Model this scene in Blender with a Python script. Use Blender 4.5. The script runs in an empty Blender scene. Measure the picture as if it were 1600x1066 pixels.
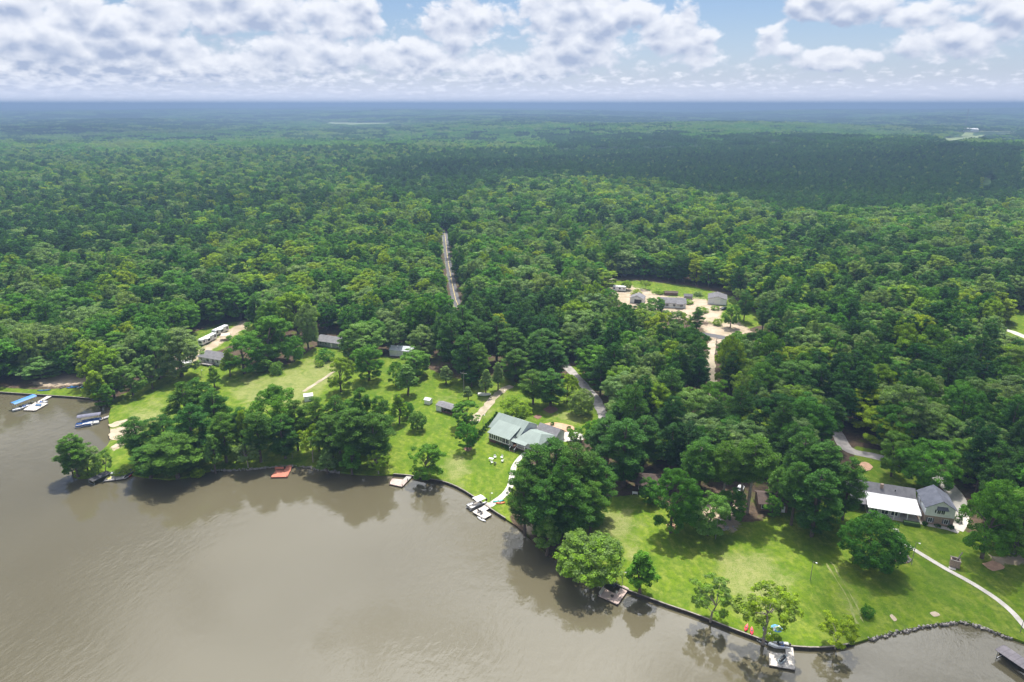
import bpy, bmesh, math, random
import numpy as np
from mathutils import Vector, Matrix, noise as mnoise
from mathutils.geometry import delaunay_2d_cdt

R = math.radians
rng = np.random.default_rng(7)
random.seed(7)
sc = bpy.context.scene
COL = sc.collection

# ------------------------------------------------------------------ camera
H = 110.0; F = 1067.0; PITCH = R(19.14)
CP, SP = math.cos(PITCH), math.sin(PITCH)
cam = bpy.data.cameras.new('camera'); cam.lens = 36 * F / 1600; cam.sensor_width = 36
cam.clip_start = 1; cam.clip_end = 90000
camo = bpy.data.objects.new('camera', cam); COL.objects.link(camo)
camo.location = (0, 0, H); camo.rotation_euler = (R(90) - PITCH, 0, 0)
sc.camera = camo
sc.view_settings.view_transform = 'Standard'; sc.view_settings.look = 'None'
sc.view_settings.gamma = 1; sc.view_settings.exposure = 0.6
sc.cycles.use_denoising = True
sc.cycles.max_bounces = 5; sc.cycles.diffuse_bounces = 3; sc.cycles.glossy_bounces = 2
sc.cycles.transmission_bounces = 3; sc.cycles.transparent_max_bounces = 6; sc.cycles.volume_bounces = 0
sc.cycles.caustics_reflective = False; sc.cycles.caustics_refractive = False
sc.cycles.sample_clamp_indirect = 4

SUN_EL, SUN_AZ = 64.0, 12.0      # degrees; azimuth clockwise from the view direction (+Y)

def ray(u, v):
    a, b = u - 800, 533 - v
    return (a, b * SP + F * CP, b * CP - F * SP)
LAND = 0.7
def g(u, v, z=LAND):
    d = ray(u, v); t = (z - H) / d[2]
    return Vector((d[0] * t, d[1] * t, z))
def pr(x, y, z):
    zz = z - H; f = y * CP - zz * SP; w = y * SP + zz * CP
    return 800 + F * x / f, 533 - F * w / f
def depth(x, y, z): return y * CP - (z - H) * SP
def inpoly(px, py, poly):
    px = np.asarray(px, float); py = np.asarray(py, float)
    c = np.zeros(px.shape, bool); n = len(poly)
    for i in range(n):
        x0, y0 = poly[i][0], poly[i][1]; x1, y1 = poly[(i + 1) % n][0], poly[(i + 1) % n][1]
        if y0 == y1: continue
        k = ((y0 > py) != (y1 > py)) & (px < (x1 - x0) * (py - y0) / (y1 - y0) + x0)
        c ^= k
    return c
def dist_line(px, py, pts, closed=False):
    d = np.full(np.shape(px), 1e9); n = len(pts)
    for i in range(n if closed else n - 1):
        x0, y0 = pts[i][0], pts[i][1]; x1, y1 = pts[(i + 1) % n][0], pts[(i + 1) % n][1]
        dx, dy = x1 - x0, y1 - y0; L = dx * dx + dy * dy + 1e-9
        t = np.clip(((px - x0) * dx + (py - y0) * dy) / L, 0, 1)
        d = np.minimum(d, np.hypot(px - x0 - t * dx, py - y0 - t * dy))
    return d

# ------------------------------------------------------------------ node helpers
class NT:
    def __init__(s, tree): s.t = tree; s.n = tree.nodes; s.l = tree.links
    def new(s, typ, **kw):
        n = s.n.new(typ)
        for k, v in kw.items(): setattr(n, k, v)
        return n
    def put(s, sock, val):
        if val is None: return
        if isinstance(val, bpy.types.NodeSocket): s.l.new(val, sock)
        else: sock.default_value = val
    def m(s, op, a, b=None, c=None, clamp=False):
        n = s.new('ShaderNodeMath', operation=op, use_clamp=clamp)
        s.put(n.inputs[0], a); s.put(n.inputs[1], b)
        if c is not None: s.put(n.inputs[2], c)
        return n.outputs[0]
    def vm(s, op, a, b=None, scale=None):
        n = s.new('ShaderNodeVectorMath', operation=op)
        s.put(n.inputs[0], a); s.put(n.inputs[1], b)
        if scale is not None: s.put(n.inputs['Scale'], scale)
        return n.outputs[1] if op in ('LENGTH', 'DOT_PRODUCT', 'DISTANCE') else n.outputs[0]
    def mix(s, f, a, b, blend='MIX'):
        n = s.new('ShaderNodeMix', data_type='RGBA', blend_type=blend)
        n.clamp_factor = True
        s.put(n.inputs[0], f); s.put(n.inputs[6], col4(a)); s.put(n.inputs[7], col4(b))
        return n.outputs[2]
    def ss(s, x, a, b, o0=0.0, o1=1.0):
        n = s.new('ShaderNodeMapRange', interpolation_type='SMOOTHSTEP')
        s.put(n.inputs[0], x); s.put(n.inputs[1], a); s.put(n.inputs[2], b); s.put(n.inputs[3], o0); s.put(n.inputs[4], o1)
        return n.outputs[0]
    def noise(s, vec, scale, detail=4, rough=0.55, dist=0.0, dim='3D'):
        n = s.new('ShaderNodeTexNoise', noise_dimensions=dim)
        s.put(n.inputs['Vector'], vec); n.inputs['Scale'].default_value = scale
        n.inputs['Detail'].default_value = detail; n.inputs['Roughness'].default_value = rough
        n.inputs['Distortion'].default_value = dist
        return n.outputs[0]
    def ramp(s, f, stops):
        n = s.new('ShaderNodeValToRGB'); e = n.color_ramp.elements
        while len(e) < len(stops): e.new(0.5)
        for i, (p, c) in enumerate(stops): e[i].position = p; e[i].color = col4(c)
        s.put(n.inputs[0], f); return n.outputs[0]
    def xyz(s, x, y, z=0.0):
        n = s.new('ShaderNodeCombineXYZ'); s.put(n.inputs[0], x); s.put(n.inputs[1], y); s.put(n.inputs[2], z)
        return n.outputs[0]
def col4(c):
    if isinstance(c, (tuple, list)) and len(c) == 3: return (*c, 1)
    return c

# ------------------------------------------------------------------ world: daylight sky with cumulus
world = bpy.data.worlds.new('World'); sc.world = world; world.use_nodes = True
wt = NT(world.node_tree); wt.n.clear()
SKY_STRENGTH = 0.10
sky = wt.new('ShaderNodeTexSky', sky_type='NISHITA', sun_disc=False)
sky.sun_elevation = R(SUN_EL); sky.sun_rotation = R(SUN_AZ); sky.altitude = 200; sky.air_density = 1.0; sky.dust_density = 1.2; sky.ozone_density = 1.5
def px_sky(u, v):
    d = ray(u, v); L = math.sqrt(d[0] ** 2 + d[1] ** 2 + d[2] ** 2)
    return math.atan2(d[0], d[1]) * 10.67, math.asin(d[2] / L) * 10.67
# single large cumulus: picture direction, half width, half height, strength
CLOUDS = [(130, 62, 135, 52, 1.25), (345, 12, 120, 34, 1.1), (30, 20, 70, 45, .9), (535, 25, 75, 45, .95), (718, 38, 66, 34, 1.05),
          (900, 70, 75, 34, 1.0), (930, 22, 130, 38, 1.15), (1055, 48, 75, 36, 1.0), (1095, 84, 45, 20, .8), (1300, 14, 95, 34, 1.1),
          (1210, 62, 55, 26, .95), (1305, 90, 60, 18, .85), (1440, 28, 60, 24, .9), (1570, 15, 60, 34, .9), (1490, 60, 90, 30, .8),
          (260, 100, 180, 26, .75), (480, 85, 120, 34, .7), (640, 88, 110, 30, .7), (800, 105, 120, 22, .7), (60, 110, 130, 24, .6)]
GAPS = [(1150, 18, 70, 30, 1.0), (1265, 52, 50, 22, .8), (610, 14, 26, 22, .7), (1350, 58, 50, 22, .7), (1160, 70, 40, 18, .6)]
CLOUD_COVER = 0.05
def cloud_group(det):
    gt = bpy.data.node_groups.new('cloud_field', 'ShaderNodeTree')
    gt.interface.new_socket('P', in_out='INPUT', socket_type='NodeSocketVector')
    gt.interface.new_socket('F', in_out='OUTPUT', socket_type='NodeSocketFloat')
    t = NT(gt); gi = t.new('NodeGroupInput'); go = t.new('NodeGroupOutput'); P = gi.outputs[0]
    def blob(u, v, ru, rv, s):
        x, y = px_sky(u, v)
        q = t.vm('MULTIPLY', t.vm('SUBTRACT', P, (x, y, 0)), (100 / ru, 100 / rv, 0))
        r = t.vm('DOT_PRODUCT', q, q)
        return t.m('MULTIPLY_ADD', r, -s, s)
    F_ = None
    for c in CLOUDS:
        b = blob(*c); F_ = b if F_ is None else t.m('MAXIMUM', F_, b)
    F_ = t.m('MAXIMUM', F_, -0.15)
    for c in GAPS:
        F_ = t.m('SUBTRACT', F_, t.m('MAXIMUM', blob(*c), 0.0))
    sx = t.new('ShaderNodeSeparateXYZ'); t.put(sx.inputs[0], P)
    X, Y = sx.outputs[0], sx.outputs[1]
    # rows of cumulus shrink towards the horizon
    sh = t.m('DIVIDE', 1.0, t.m('ADD', t.m('MAXIMUM', Y, 0.0), 0.55))
    pv = t.xyz(t.m('MULTIPLY', X, 2.0), t.m('MULTIPLY', sh, -4.2))
    n1 = t.noise(t.xyz(t.m('MULTIPLY', X, 1.0), t.m('MULTIPLY', Y, 1.7), 3.7), 1.7, det, .66, 0.1)
    n2 = t.noise(pv, 2.6, det, .62, 0.1)
    def billow(vec, scale, d_):
        v_ = t.new('ShaderNodeTexVoronoi', voronoi_dimensions='2D', feature='F1', normalize=True)
        t.put(v_.inputs['Vector'], vec); v_.inputs['Scale'].default_value = scale; v_.inputs['Detail'].default_value = d_; v_.inputs['Roughness'].default_value = .55
        return t.m('MULTIPLY_ADD', v_.outputs['Distance'], -1.9, .95)
    wob = t.vm('SCALE', t.xyz(n1, t.noise(P, 2.5, 3, .6), 0.0), scale=.35)
    b1 = billow(t.vm('ADD', t.xyz(t.m('MULTIPLY', X, 1.0), t.m('MULTIPLY', Y, 1.5)), wob), 2.6, 2.0 if det > 5 else 0.0)
    b2 = billow(t.vm('ADD', pv, wob), 2.2, 1.0 if det > 5 else 0.0)
    n1 = t.m('ADD', t.m('MULTIPLY', n1, .62), t.m('MULTIPLY', b1, .34))
    n2 = t.m('ADD', t.m('MULTIPLY', n2, .84), t.m('MULTIPLY', b2, .24))
    low = t.ss(Y, 0.25, 0.85)
    n = t.m('ADD', t.m('MULTIPLY', n1, low), t.m('MULTIPLY', n2, t.m('SUBTRACT', 1.0, low)))
    f = t.m('MULTIPLY_ADD', t.m('SUBTRACT', n, 0.5), 2.7, t.m('MULTIPLY', F_, .85))
    f = t.m('ADD', f, t.m('MULTIPLY_ADD', X, -0.02, CLOUD_COVER))
    t.l.new(f, go.inputs[0])
    return gt
cg, cg_soft = cloud_group(6), cloud_group(2)
tc = wt.new('ShaderNodeTexCoord'); D = tc.outputs['Generated']
dn = wt.vm('NORMALIZE', D)
sep = wt.new('ShaderNodeSeparateXYZ'); wt.l.new(dn, sep.inputs[0])
az = wt.m('ARCTAN2', sep.outputs[0], sep.outputs[1]); el = wt.m('ARCSINE', sep.outputs[2])
X = wt.m('MULTIPLY', az, 10.67); Y = wt.m('MULTIPLY', el, 10.67)
def field(dx, dy, cg):
    n = wt.new('ShaderNodeGroup'); n.node_tree = cg
    wt.l.new(wt.xyz(wt.m('ADD', X, dx), wt.m('ADD', Y, dy)), n.inputs[0]); return n.outputs[0]
f0 = field(0, 0, cg); f1 = field(0.02, 0.10, cg_soft)
dens = wt.ss(f0, -0.24, 0.30)
lit = wt.m('MULTIPLY_ADD', wt.m('SUBTRACT', f0, f1), 0.62, 0.64, clamp=True)
thick = wt.ss(f1, 0.35, 1.35)
lit = wt.m('SUBTRACT', lit, wt.m('MULTIPLY', thick, 0.40), clamp=True)
K = 1 / SKY_STRENGTH
def k3(r, g_, b): return (r * K, g_ * K, b * K, 1)
ccol = wt.mix(lit, k3(.295, .35, .475), k3(.615, .635, .685))
# overhead layer, beyond the frame: the same broken cumulus seen from below
pl = wt.vm('SCALE', dn, scale=wt.m('DIVIDE', 1.0, wt.m('MAXIMUM', sep.outputs[2], 0.08)))
nh = wt.noise(wt.vm('ADD', pl, (5.3, 1.9, 0)), .72, 5, .52)
dh = wt.ss(nh, 0.43, 0.55)
nh2 = wt.noise(wt.vm('ADD', pl, (5.36, 1.98, 0)), .72, 3, .52)
hcol = wt.mix(wt.ss(nh2, 0.50, 0.72), k3(.95, .95, .96), k3(.30, .33, .40))
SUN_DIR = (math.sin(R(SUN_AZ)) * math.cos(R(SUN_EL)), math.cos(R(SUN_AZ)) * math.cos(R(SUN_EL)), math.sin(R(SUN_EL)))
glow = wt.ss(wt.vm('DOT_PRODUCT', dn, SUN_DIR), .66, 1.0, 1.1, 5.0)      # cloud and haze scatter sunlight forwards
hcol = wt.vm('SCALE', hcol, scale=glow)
hi = wt.ss(Y, 1.35, 2.3)
skyc = wt.mix(1.0, sky.outputs[0], (0.54, 0.61, 0.74, 1), 'MULTIPLY')
skyc = wt.mix(wt.ss(Y, -0.2, 1.4, 0.55, 0.0), skyc, k3(.50, .56, .76))
clow = wt.mix(dens, skyc, ccol)
hzf = wt.m('POWER', wt.ss(Y, 0.0, 0.52, 1.0, 0.0), 1.7)
clow = wt.mix(wt.m('MULTIPLY', hzf, 0.93), clow, k3(.56, .60, .73))
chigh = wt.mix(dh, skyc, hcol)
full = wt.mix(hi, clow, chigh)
bg = wt.new('ShaderNodeBackground'); wt.put(bg.inputs[0], full); bg.inputs[1].default_value = SKY_STRENGTH
wo = wt.new('ShaderNodeOutputWorld'); wt.l.new(bg.outputs[0], wo.inputs[0])
world.cycles.sampling_method = 'MANUAL'; world.cycles.sample_map_resolution = 256

# ------------------------------------------------------------------ sun
sun = bpy.data.lights.new('sun', 'SUN'); sun.energy = 5.0; sun.angle = R(0.53); sun.color = (1.0, .955, .87)
so = bpy.data.objects.new('sun', sun); COL.objects.link(so)
sd = Vector((math.sin(R(SUN_AZ)) * math.cos(R(SUN_EL)), math.cos(R(SUN_AZ)) * math.cos(R(SUN_EL)), math.sin(R(SUN_EL))))
so.rotation_euler = sd.to_track_quat('Z', 'Y').to_euler(); so.location = (0, 0, 300)

# ------------------------------------------------------------------ materials
MATS = {}
def pm(name, c1, c2=None, scale=1.5, rough=.75, bump=0.0, stripe=None, metal=0.0, spec=.4, contrast=(.35, .65)):
    """plain procedural material: two tones by noise, optional board or panel lines (axis, spacing, darkness)"""
    if name in MATS: return MATS[name]
    m = bpy.data.materials.new(name); m.use_nodes = True; t = NT(m.node_tree)
    b = t.n['Principled BSDF']; b.inputs['Roughness'].default_value = rough; b.inputs['Metallic'].default_value = metal
    b.inputs['Specular IOR Level'].default_value = spec
    co = t.new('ShaderNodeTexCoord').outputs['Object']
    n = t.noise(co, scale, 6, .62)
    c = t.mix(t.ss(n, *contrast), c1, c2 or tuple(x * .78 for x in c1))
    if stripe:
        ax, sp_, dk = stripe
        s_ = t.new('ShaderNodeSeparateXYZ'); t.put(s_.inputs[0], co)
        fr = t.m('FRACT', t.m('DIVIDE', s_.outputs[ax], sp_))
        line = t.m('MINIMUM', t.ss(fr, 0.0, 0.12), t.ss(fr, .88, 1.0, 1.0, 0.0))
        cell = t.m('FLOOR', t.m('DIVIDE', s_.outputs[ax], sp_))
        wn = t.new('ShaderNodeTexWhiteNoise', noise_dimensions='1D'); t.put(wn.inputs['W'], cell)
        c = t.mix(t.m('MULTIPLY', wn.outputs[0], dk * .6), c, tuple(x * .55 for x in c1))
        c = t.mix(t.m('MULTIPLY', t.m('SUBTRACT', 1.0, line), dk), c, (0.03, .028, .025))
        hb = line
    t.put(b.inputs['Base Color'], c)
    if bump:
        bn = t.new('ShaderNodeBump'); bn.inputs['Strength'].default_value = bump; bn.inputs['Distance'].default_value = .03
        hgt = n if not stripe else t.m('ADD', n, hb)
        t.put(bn.inputs['Height'], hgt); t.l.new(bn.outputs[0], b.inputs['Normal'])
    MATS[name] = m
    return m
WHITE = pm('white_siding', (.74, .76, .78), (.62, .64, .66), .6, .6, .2, (2, .2, .12))
WPAINT = pm('white_paint', (.78, .78, .77), (.68, .68, .67), 1.5, .5)
CONC = pm('concrete', (.52, .49, .44), (.40, .375, .335), .35, .9, .2)
DECKW = pm('pale_deck', (.60, .55, .49), (.46, .42, .38), .8, .8, .2, (0, .15, .35))
DECKG = pm('weathered_deck', (.42, .40, .385), (.29, .275, .26), .8, .85, .3, (0, .15, .4))
DECKP = pm('pinkish_deck', (.52, .40, .355), (.38, .295, .27), .8, .85, .3, (0, .15, .4))
DECKR = pm('red_deck', (.52, .19, .12), (.42, .15, .10), .9, .7, .2, (0, .15, .3))
TIMB = pm('dark_timber', (.035, .028, .022), (.06, .05, .042), 1.2, .9, .3)
CAPW = pm('grey_timber', (.26, .23, .2), (.16, .145, .13), 1.0, .9, .3)
BRICK = pm('brick', (.17, .075, .055), (.10, .05, .04), 3, .9, .3, (2, .09, .3))
TANBRICK = pm('tan_brick', (.36, .27, .21), (.27, .2, .16), 3, .9, .3, (2, .09, .25))
GREENROOF = pm('green_metal_roof', (.235, .285, .26), (.205, .25, .23), .25, .65, .3, (0, .5, .22), .0, .25)
SHING = pm('grey_shingle', (.145, .14, .15), (.10, .098, .107), .8, .9, .5, (1, .3, .25))
SHINGL = pm('light_shingle', (.20, .195, .205), (.15, .147, .155), .8, .9, .5, (1, .3, .25))
SHINGD = pm('slate_shingle', (.14, .15, .185), (.10, .107, .135), .6, .85, .5, (1, .3, .25))
BROWNROOF = pm('brown_roof', (.10, .068, .055), (.07, .05, .042), .8, .9, .4, (1, .3, .25))
WROOF = pm('white_metal_roof', (.74, .74, .74), (.64, .64, .63), .3, .45, .2, (0, .6, .08))
TANROOF = pm('tan_metal_roof', (.50, .41, .33), (.42, .34, .28), .4, .6, .2, (0, .6, .15))
BLUEROOF = pm('blue_fabric', (.045, .20, .50), (.035, .16, .42), .8, .55)
GREYFAB = pm('grey_fabric', (.15, .15, .20), (.11, .11, .15), .8, .7)
DARKFAB = pm('dark_fabric', (.05, .05, .06), (.03, .03, .035), .8, .7)
METAL = pm('aluminium', (.45, .46, .48), (.36, .37, .39), 2, .35, 0, None, .8)
GLASS = pm('dark_glass', (.025, .032, .04), (.035, .045, .055), .5, .08, 0, None, 0, .6)
BLACK = pm('black_plastic', (.018, .018, .02), (.03, .03, .032), 2, .5)
GELW = pm('white_gelcoat', (.78, .79, .80), (.70, .71, .73), 1, .25)
BLUEG = pm('blue_gelcoat', (.04, .13, .40), (.03, .10, .32), 1, .3)
TEAL = pm('teal_plastic', (.02, .36, .30), (.02, .30, .26), 1, .4)
CYAN = pm('turquoise_plastic', (.03, .42, .48), (.03, .36, .42), 1, .4)
ORANGE = pm('orange_plastic', (.75, .17, .05), (.62, .14, .045), 1, .4)
RED = pm('red_plastic', (.62, .02, .045), (.5, .018, .04), 1, .4)
YELL = pm('yellow_mat', (.68, .62, .18), (.58, .53, .16), 1, .6)
WOOD = pm('brown_wood', (.20, .12, .075), (.13, .08, .05), 2, .8, .3, (2, .18, .3))
POLEM = pm('grey_pole', (.25, .23, .21), (.18, .165, .15), 1.5, .8)
SAND = pm('sand', (.42, .34, .25), (.33, .27, .19), .6, .95, .3)
MULCH = pm('mulch', (.23, .125, .09), (.15, .085, .065), 1.5, .95, .4)
PINKM = pm('orange_mulch', (.50, .31, .205), (.39, .235, .155), .8, .95, .4)
GRAVEL = pm('gravel', (.36, .335, .315), (.24, .225, .215), .5, .95, .5, None, 0, .2)
ASPH = pm('asphalt', (.12, .118, .122), (.085, .083, .087), .3, .9, .2, None, 0, .2)
STONE = pm('stone', (.33, .30, .27), (.19, .175, .16), 1.2, .9, .4)
TRACK = pm('sandy_track', (.40, .325, .25), (.26, .23, .15), .25, .95, .4)
FIELD = pm('hay_field', (.20, .25, .09), (.15, .20, .07), .01, .95)
BARK = pm('bark', (.13, .10, .08), (.075, .06, .05), 1.5, .95, .5)
PALEBARK = pm('pale_bark', (.30, .26, .22), (.20, .17, .145), 1.5, .95, .5)

# ------------------------------------------------------------------ mesh helpers
def link(o, parent=None):
    COL.objects.link(o)
    if parent: o.parent = parent
    return o
def tag(o, label, cat, group=None):
    o['label'] = label; o['category'] = cat
    if group: o['group'] = group
    return o
def structure(o): o['kind'] = 'structure'; return o
def empty(name, loc, rz=0.0, label=None, cat=None, group=None):
    o = bpy.data.objects.new(name, None); o.empty_display_size = .5; COL.objects.link(o)
    o.location = loc; o.rotation_euler = (0, 0, rz)
    if label: tag(o, label, cat, group)
    return o
class MB:
    def __init__(s): s.v = []; s.f = []
    def add(s, vs, fs):
        n = len(s.v); s.v += [tuple(p) for p in vs]; s.f += [tuple(i + n for i in f) for f in fs]; return s
    def box(s, x0, x1, y0, y1, z0, z1):
        return s.add([(x0, y0, z0), (x1, y0, z0), (x1, y1, z0), (x0, y1, z0), (x0, y0, z1), (x1, y0, z1), (x1, y1, z1), (x0, y1, z1)],
                     [(0, 3, 2, 1), (4, 5, 6, 7), (0, 1, 5, 4), (1, 2, 6, 5), (2, 3, 7, 6), (3, 0, 4, 7)])
    def prism(s, top, dz):
        """flat slab of polygon points (x,y,z), dz thick downwards"""
        n = len(top); vs = list(top) + [(p[0], p[1], p[2] - dz) for p in top]
        fs = [tuple(range(n)), tuple(reversed(range(n, 2 * n)))] + [((i + 1) % n, i, i + n, (i + 1) % n + n) for i in range(n)]
        return s.add(vs, fs)
    def tube(s, pts, rads, n=8, cap=True):
        rings = []; pts = [Vector(p) for p in pts]
        for i, p in enumerate(pts):
            d = (pts[min(i + 1, len(pts) - 1)] - pts[max(i - 1, 0)]).normalized()
            a = d.orthogonal().normalized() if abs(d.z) < .95 else Vector((1, 0, 0)); a = (a - d * a.dot(d)).normalized(); b = d.cross(a)
            rings.append([p + (a * math.cos(6.2832 * k / n) + b * math.sin(6.2832 * k / n)) * rads[i] for k in range(n)])
        vs = [q for r in rings for q in r]; fs = []
        for i in range(len(pts) - 1):
            for k in range(n): fs.append((i * n + k, i * n + (k + 1) % n, (i + 1) * n + (k + 1) % n, (i + 1) * n + k))
        if cap: fs += [tuple(reversed(range(n))), tuple(range((len(pts) - 1) * n, len(pts) * n))]
        return s.add(vs, fs)
    def loft(s, rings, cap=True):
        n = len(rings[0]); vs = [q for r in rings for q in r]; fs = []
        for i in range(len(rings) - 1):
            for k in range(n): fs.append((i * n + k, i * n + (k + 1) % n, (i + 1) * n + (k + 1) % n, (i + 1) * n + k))
        if cap: fs += [tuple(reversed(range(n))), tuple(range((len(rings) - 1) * n, len(rings) * n))]
        return s.add(vs, fs)
    def mesh(s, name):
        me = bpy.data.meshes.new(name); me.from_pydata(s.v, [], s.f); me.update()
        bm = bmesh.new(); bm.from_mesh(me); bmesh.ops.recalc_face_normals(bm, faces=bm.faces[:]); bm.to_mesh(me); bm.free()
        return me
    def build(s, name, mat, parent=None, smooth=False, bevel=0):
        me = s.mesh(name); me.materials.append(mat)
        if smooth: me.polygons.foreach_set('use_smooth', [True] * len(me.polygons))
        o = link(bpy.data.objects.new(name, me), parent)
        if bevel:
            md = o.modifiers.new('bevel', 'BEVEL'); md.width = bevel; md.segments = 2; md.limit_method = 'ANGLE'
        return o
def box(name, mat, parent, *a, bevel=0): return MB().box(*a).build(name, mat, parent, bevel=bevel)
def copy_tree(o, parent=None):
    c = o.copy(); COL.objects.link(c); c.parent = parent
    for ch in o.children: copy_tree(ch, c)
    return c

# ------------------------------------------------------------------ shoreline and zones (picture points -> ground)
SHORE_PX = [(-160, 603), (-60, 609), (0, 613), (60, 617), (120, 621), (150, 624), (166, 630), (173, 637), (171, 645), (169, 655), (171, 664), (172, 674), (174, 684), (168, 695),
            (158, 704), (145, 712), (130, 722), (117, 733), (112, 742), (122, 746), (150, 745), (180, 742), (206, 741), (230, 745), (262, 748), (290, 745), (312, 739), (330, 734), (350, 733),
            (385, 732), (420, 729), (455, 726), (480, 728), (505, 733), (530, 737), (560, 740), (590, 741), (615, 741), (640, 743), (665, 748), (690, 752), (708, 758), (724, 766), (740, 776),
            (757, 788), (774, 800), (790, 810), (808, 822), (826, 838), (846, 858), (868, 874), (890, 884), (915, 893), (936, 901), (960, 912), (985, 924), (1015, 935), (1045, 946), (1078, 957), (1110, 969),
            (1140, 981), (1170, 992), (1200, 1003), (1222, 1008), (1250, 1011), (1280, 1012), (1308, 1010), (1335, 1004), (1358, 997), (1378, 992), (1400, 986), (1425, 981), (1455, 975), (1485, 971), (1508, 970),
            (1530, 977), (1556, 986), (1580, 995), (1604, 1004), (1640, 1018), (1700, 1044), (1800, 1090)]
SHORE = [g(u, v, LAND - .1).xy for u, v in SHORE_PX]
LAKE = [tuple(p) for p in SHORE] + [(190, 70), (420, 10), (700, -200), (700, -1500), (-2600, -1500), (-2600, 300), (-600, 290), (-300, 262)]
LAWN_PX = [
    [(160, 632), (180, 622), (215, 606), (262, 588), (275, 575), (300, 560), (352, 566), (402, 578), (456, 568), (488, 545), (505, 538), (560, 552), (600, 556), (650, 566), (700, 590), (740, 596), (800, 586), (850, 600),
     (880, 590), (905, 596), (935, 640), (944, 662), (905, 690), (850, 712), (822, 724), (806, 760), (796, 790), (800, 825), (745, 800), (690, 770), (600, 760), (440, 760), (280, 760), (100, 765), (100, 740), (150, 700)],
    [(870, 870), (920, 800), (945, 778), (1010, 770), (1050, 800), (1100, 822), (1200, 812), (1230, 780), (1300, 780), (1400, 790), (1436, 800), (1490, 822), (1520, 835), (1620, 840), (1700, 860), (1820, 1120), (1600, 1030), (1500, 990), (1380, 1010), (1240, 1030), (1100, 985), (950, 925)],
    [(1330, 696), (1400, 708), (1460, 735), (1450, 790), (1380, 760), (1340, 745)],
    [(945, 440), (990, 438), (1080, 447), (1140, 462), (1175, 484), (1200, 505), (1150, 520), (1100, 500), (1050, 492), (980, 474), (940, 450)],
    [(1572, 484), (1640, 488), (1640, 538), (1580, 528), (1562, 512)],
    [(300, 520), (345, 505), (400, 500), (395, 520), (350, 545), (305, 560), (268, 580), (258, 572)],
    [(-40, 603), (60, 609), (110, 606), (150, 607), (160, 622), (60, 622), (-60, 614)],
    [(882, 572), (904, 572), (950, 645), (936, 655)],
]
DRY_PX = [[(352, 600), (420, 584), (500, 556), (540, 560), (520, 600), (470, 640), (380, 640)], [(195, 640), (250, 625), (275, 650), (215, 690), (180, 705)],
          [(690, 720), (720, 700), (745, 715), (715, 760), (692, 752)], [(930, 800), (985, 785), (1005, 815), (980, 850), (940, 860), (905, 860)], [(975, 850), (1000, 845), (1008, 870), (985, 890)],
          [(1120, 860), (1200, 860), (1250, 900), (1220, 960), (1150, 960), (1120, 900)], [(1300, 885), (1312, 885), (1345, 960), (1335, 985)], [(690, 625), (720, 618), (715, 640)], [(850, 645), (905, 640), (920, 655), (880, 668)],
          [(740, 640), (775, 605), (790, 605), (760, 650)]]
DIRT_PX = [[(165, 672), (205, 662), (232, 668), (200, 682), (176, 690)], [(172, 700), (192, 690), (196, 696), (176, 708)], [(262, 586), (285, 562), (325, 538), (350, 520), (380, 500), (395, 505), (360, 530), (330, 548), (300, 568), (275, 590)],
           [(940, 444), (985, 446), (1010, 452), (1050, 464), (1100, 466), (1130, 480), (1125, 505), (1050, 500), (970, 476)], [(1085, 470), (1110, 478), (1120, 500), (1090, 500)], [(1090, 508), (1150, 500), (1180, 520), (1120, 540)],
           [(40, 600), (100, 580), (150, 585), (150, 600), (80, 606)], [(1090, 775), (1140, 770), (1165, 800), (1150, 832), (1090, 822)], [(800, 790), (830, 770), (850, 860), (822, 832)],
           [(1540, 868), (1600, 866), (1600, 882), (1560, 884)], [(1350, 690), (1430, 680), (1450, 700), (1400, 705)], [(1330, 730), (1345, 740), (1360, 760), (1345, 765)]]
def noisy(x, y, s, seed=0):
    return mnoise.noise(Vector((x / s + seed, y / s - seed, seed * .37)))
def hill(x, y):
    r = math.hypot(x, y); k = min(max((r - 480) / 1500, 0), 1); k = k * k * (3 - 2 * k)
    if k == 0: return LAND
    h = 22 * noisy(x, y, 760, 1) + 38 * noisy(x, y, 2100, 2) + 30 * noisy(x, y, 5200, 3)
    h += 24 * math.exp(-((y - 2600 - .12 * x) / 420) ** 2) * (1 if x > -150 else math.exp(-((x + 150) / 500) ** 2)) * min(1, .55 + .45 * noisy(x, 0, 700, 5))
    far = min(max((r - 5000) / 14000, 0), 1)
    h += far * (30 * noisy(x, y, 2600, 7) + 14)
    return LAND + k * (min(max(h + 10, -6 * k), 70)) - r * r / 1.49e7

pts = [tuple(p) for p in SHORE]
nsh = len(pts)
edges = [(i, i + 1) for i in range(nsh - 1)]
outer = [(-30000, -2500), (30000, -2500), (30000, 32000), (-30000, 32000)]
lk = LAKE[nsh:]
pts += lk; ids = list(range(nsh + len(lk)))
edges += [(nsh - 1 + i, nsh + i) for i in range(len(lk))] + [(nsh + len(lk) - 1, 0)]
o0 = len(pts); pts += outer; edges += [(o0 + i, o0 + (i + 1) % 4) for i in range(4)]
gx, gy = np.meshgrid(np.arange(-250, 262, 2.6), np.arange(96, 470, 2.6)); gx = gx.ravel() + rng.uniform(-.5, .5, gx.size); gy = gy.ravel() + rng.uniform(-.5, .5, gy.size)
k = (np.abs(gx) < gy * .86 + 20)
k &= ~(inpoly(gx, gy, LAKE)); gx, gy = gx[k], gy[k]
dsh = dist_line(gx, gy, SHORE); k = dsh > 1.2; gx, gy = gx[k], gy[k]
rr = np.geomspace(150, 29500, 170); aa = np.radians(np.arange(-58, 58.1, .95))
A, RR = np.meshgrid(aa, rr); fx = (np.sin(A) * RR).ravel(); fy = (np.cos(A) * RR).ravel()
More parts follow.
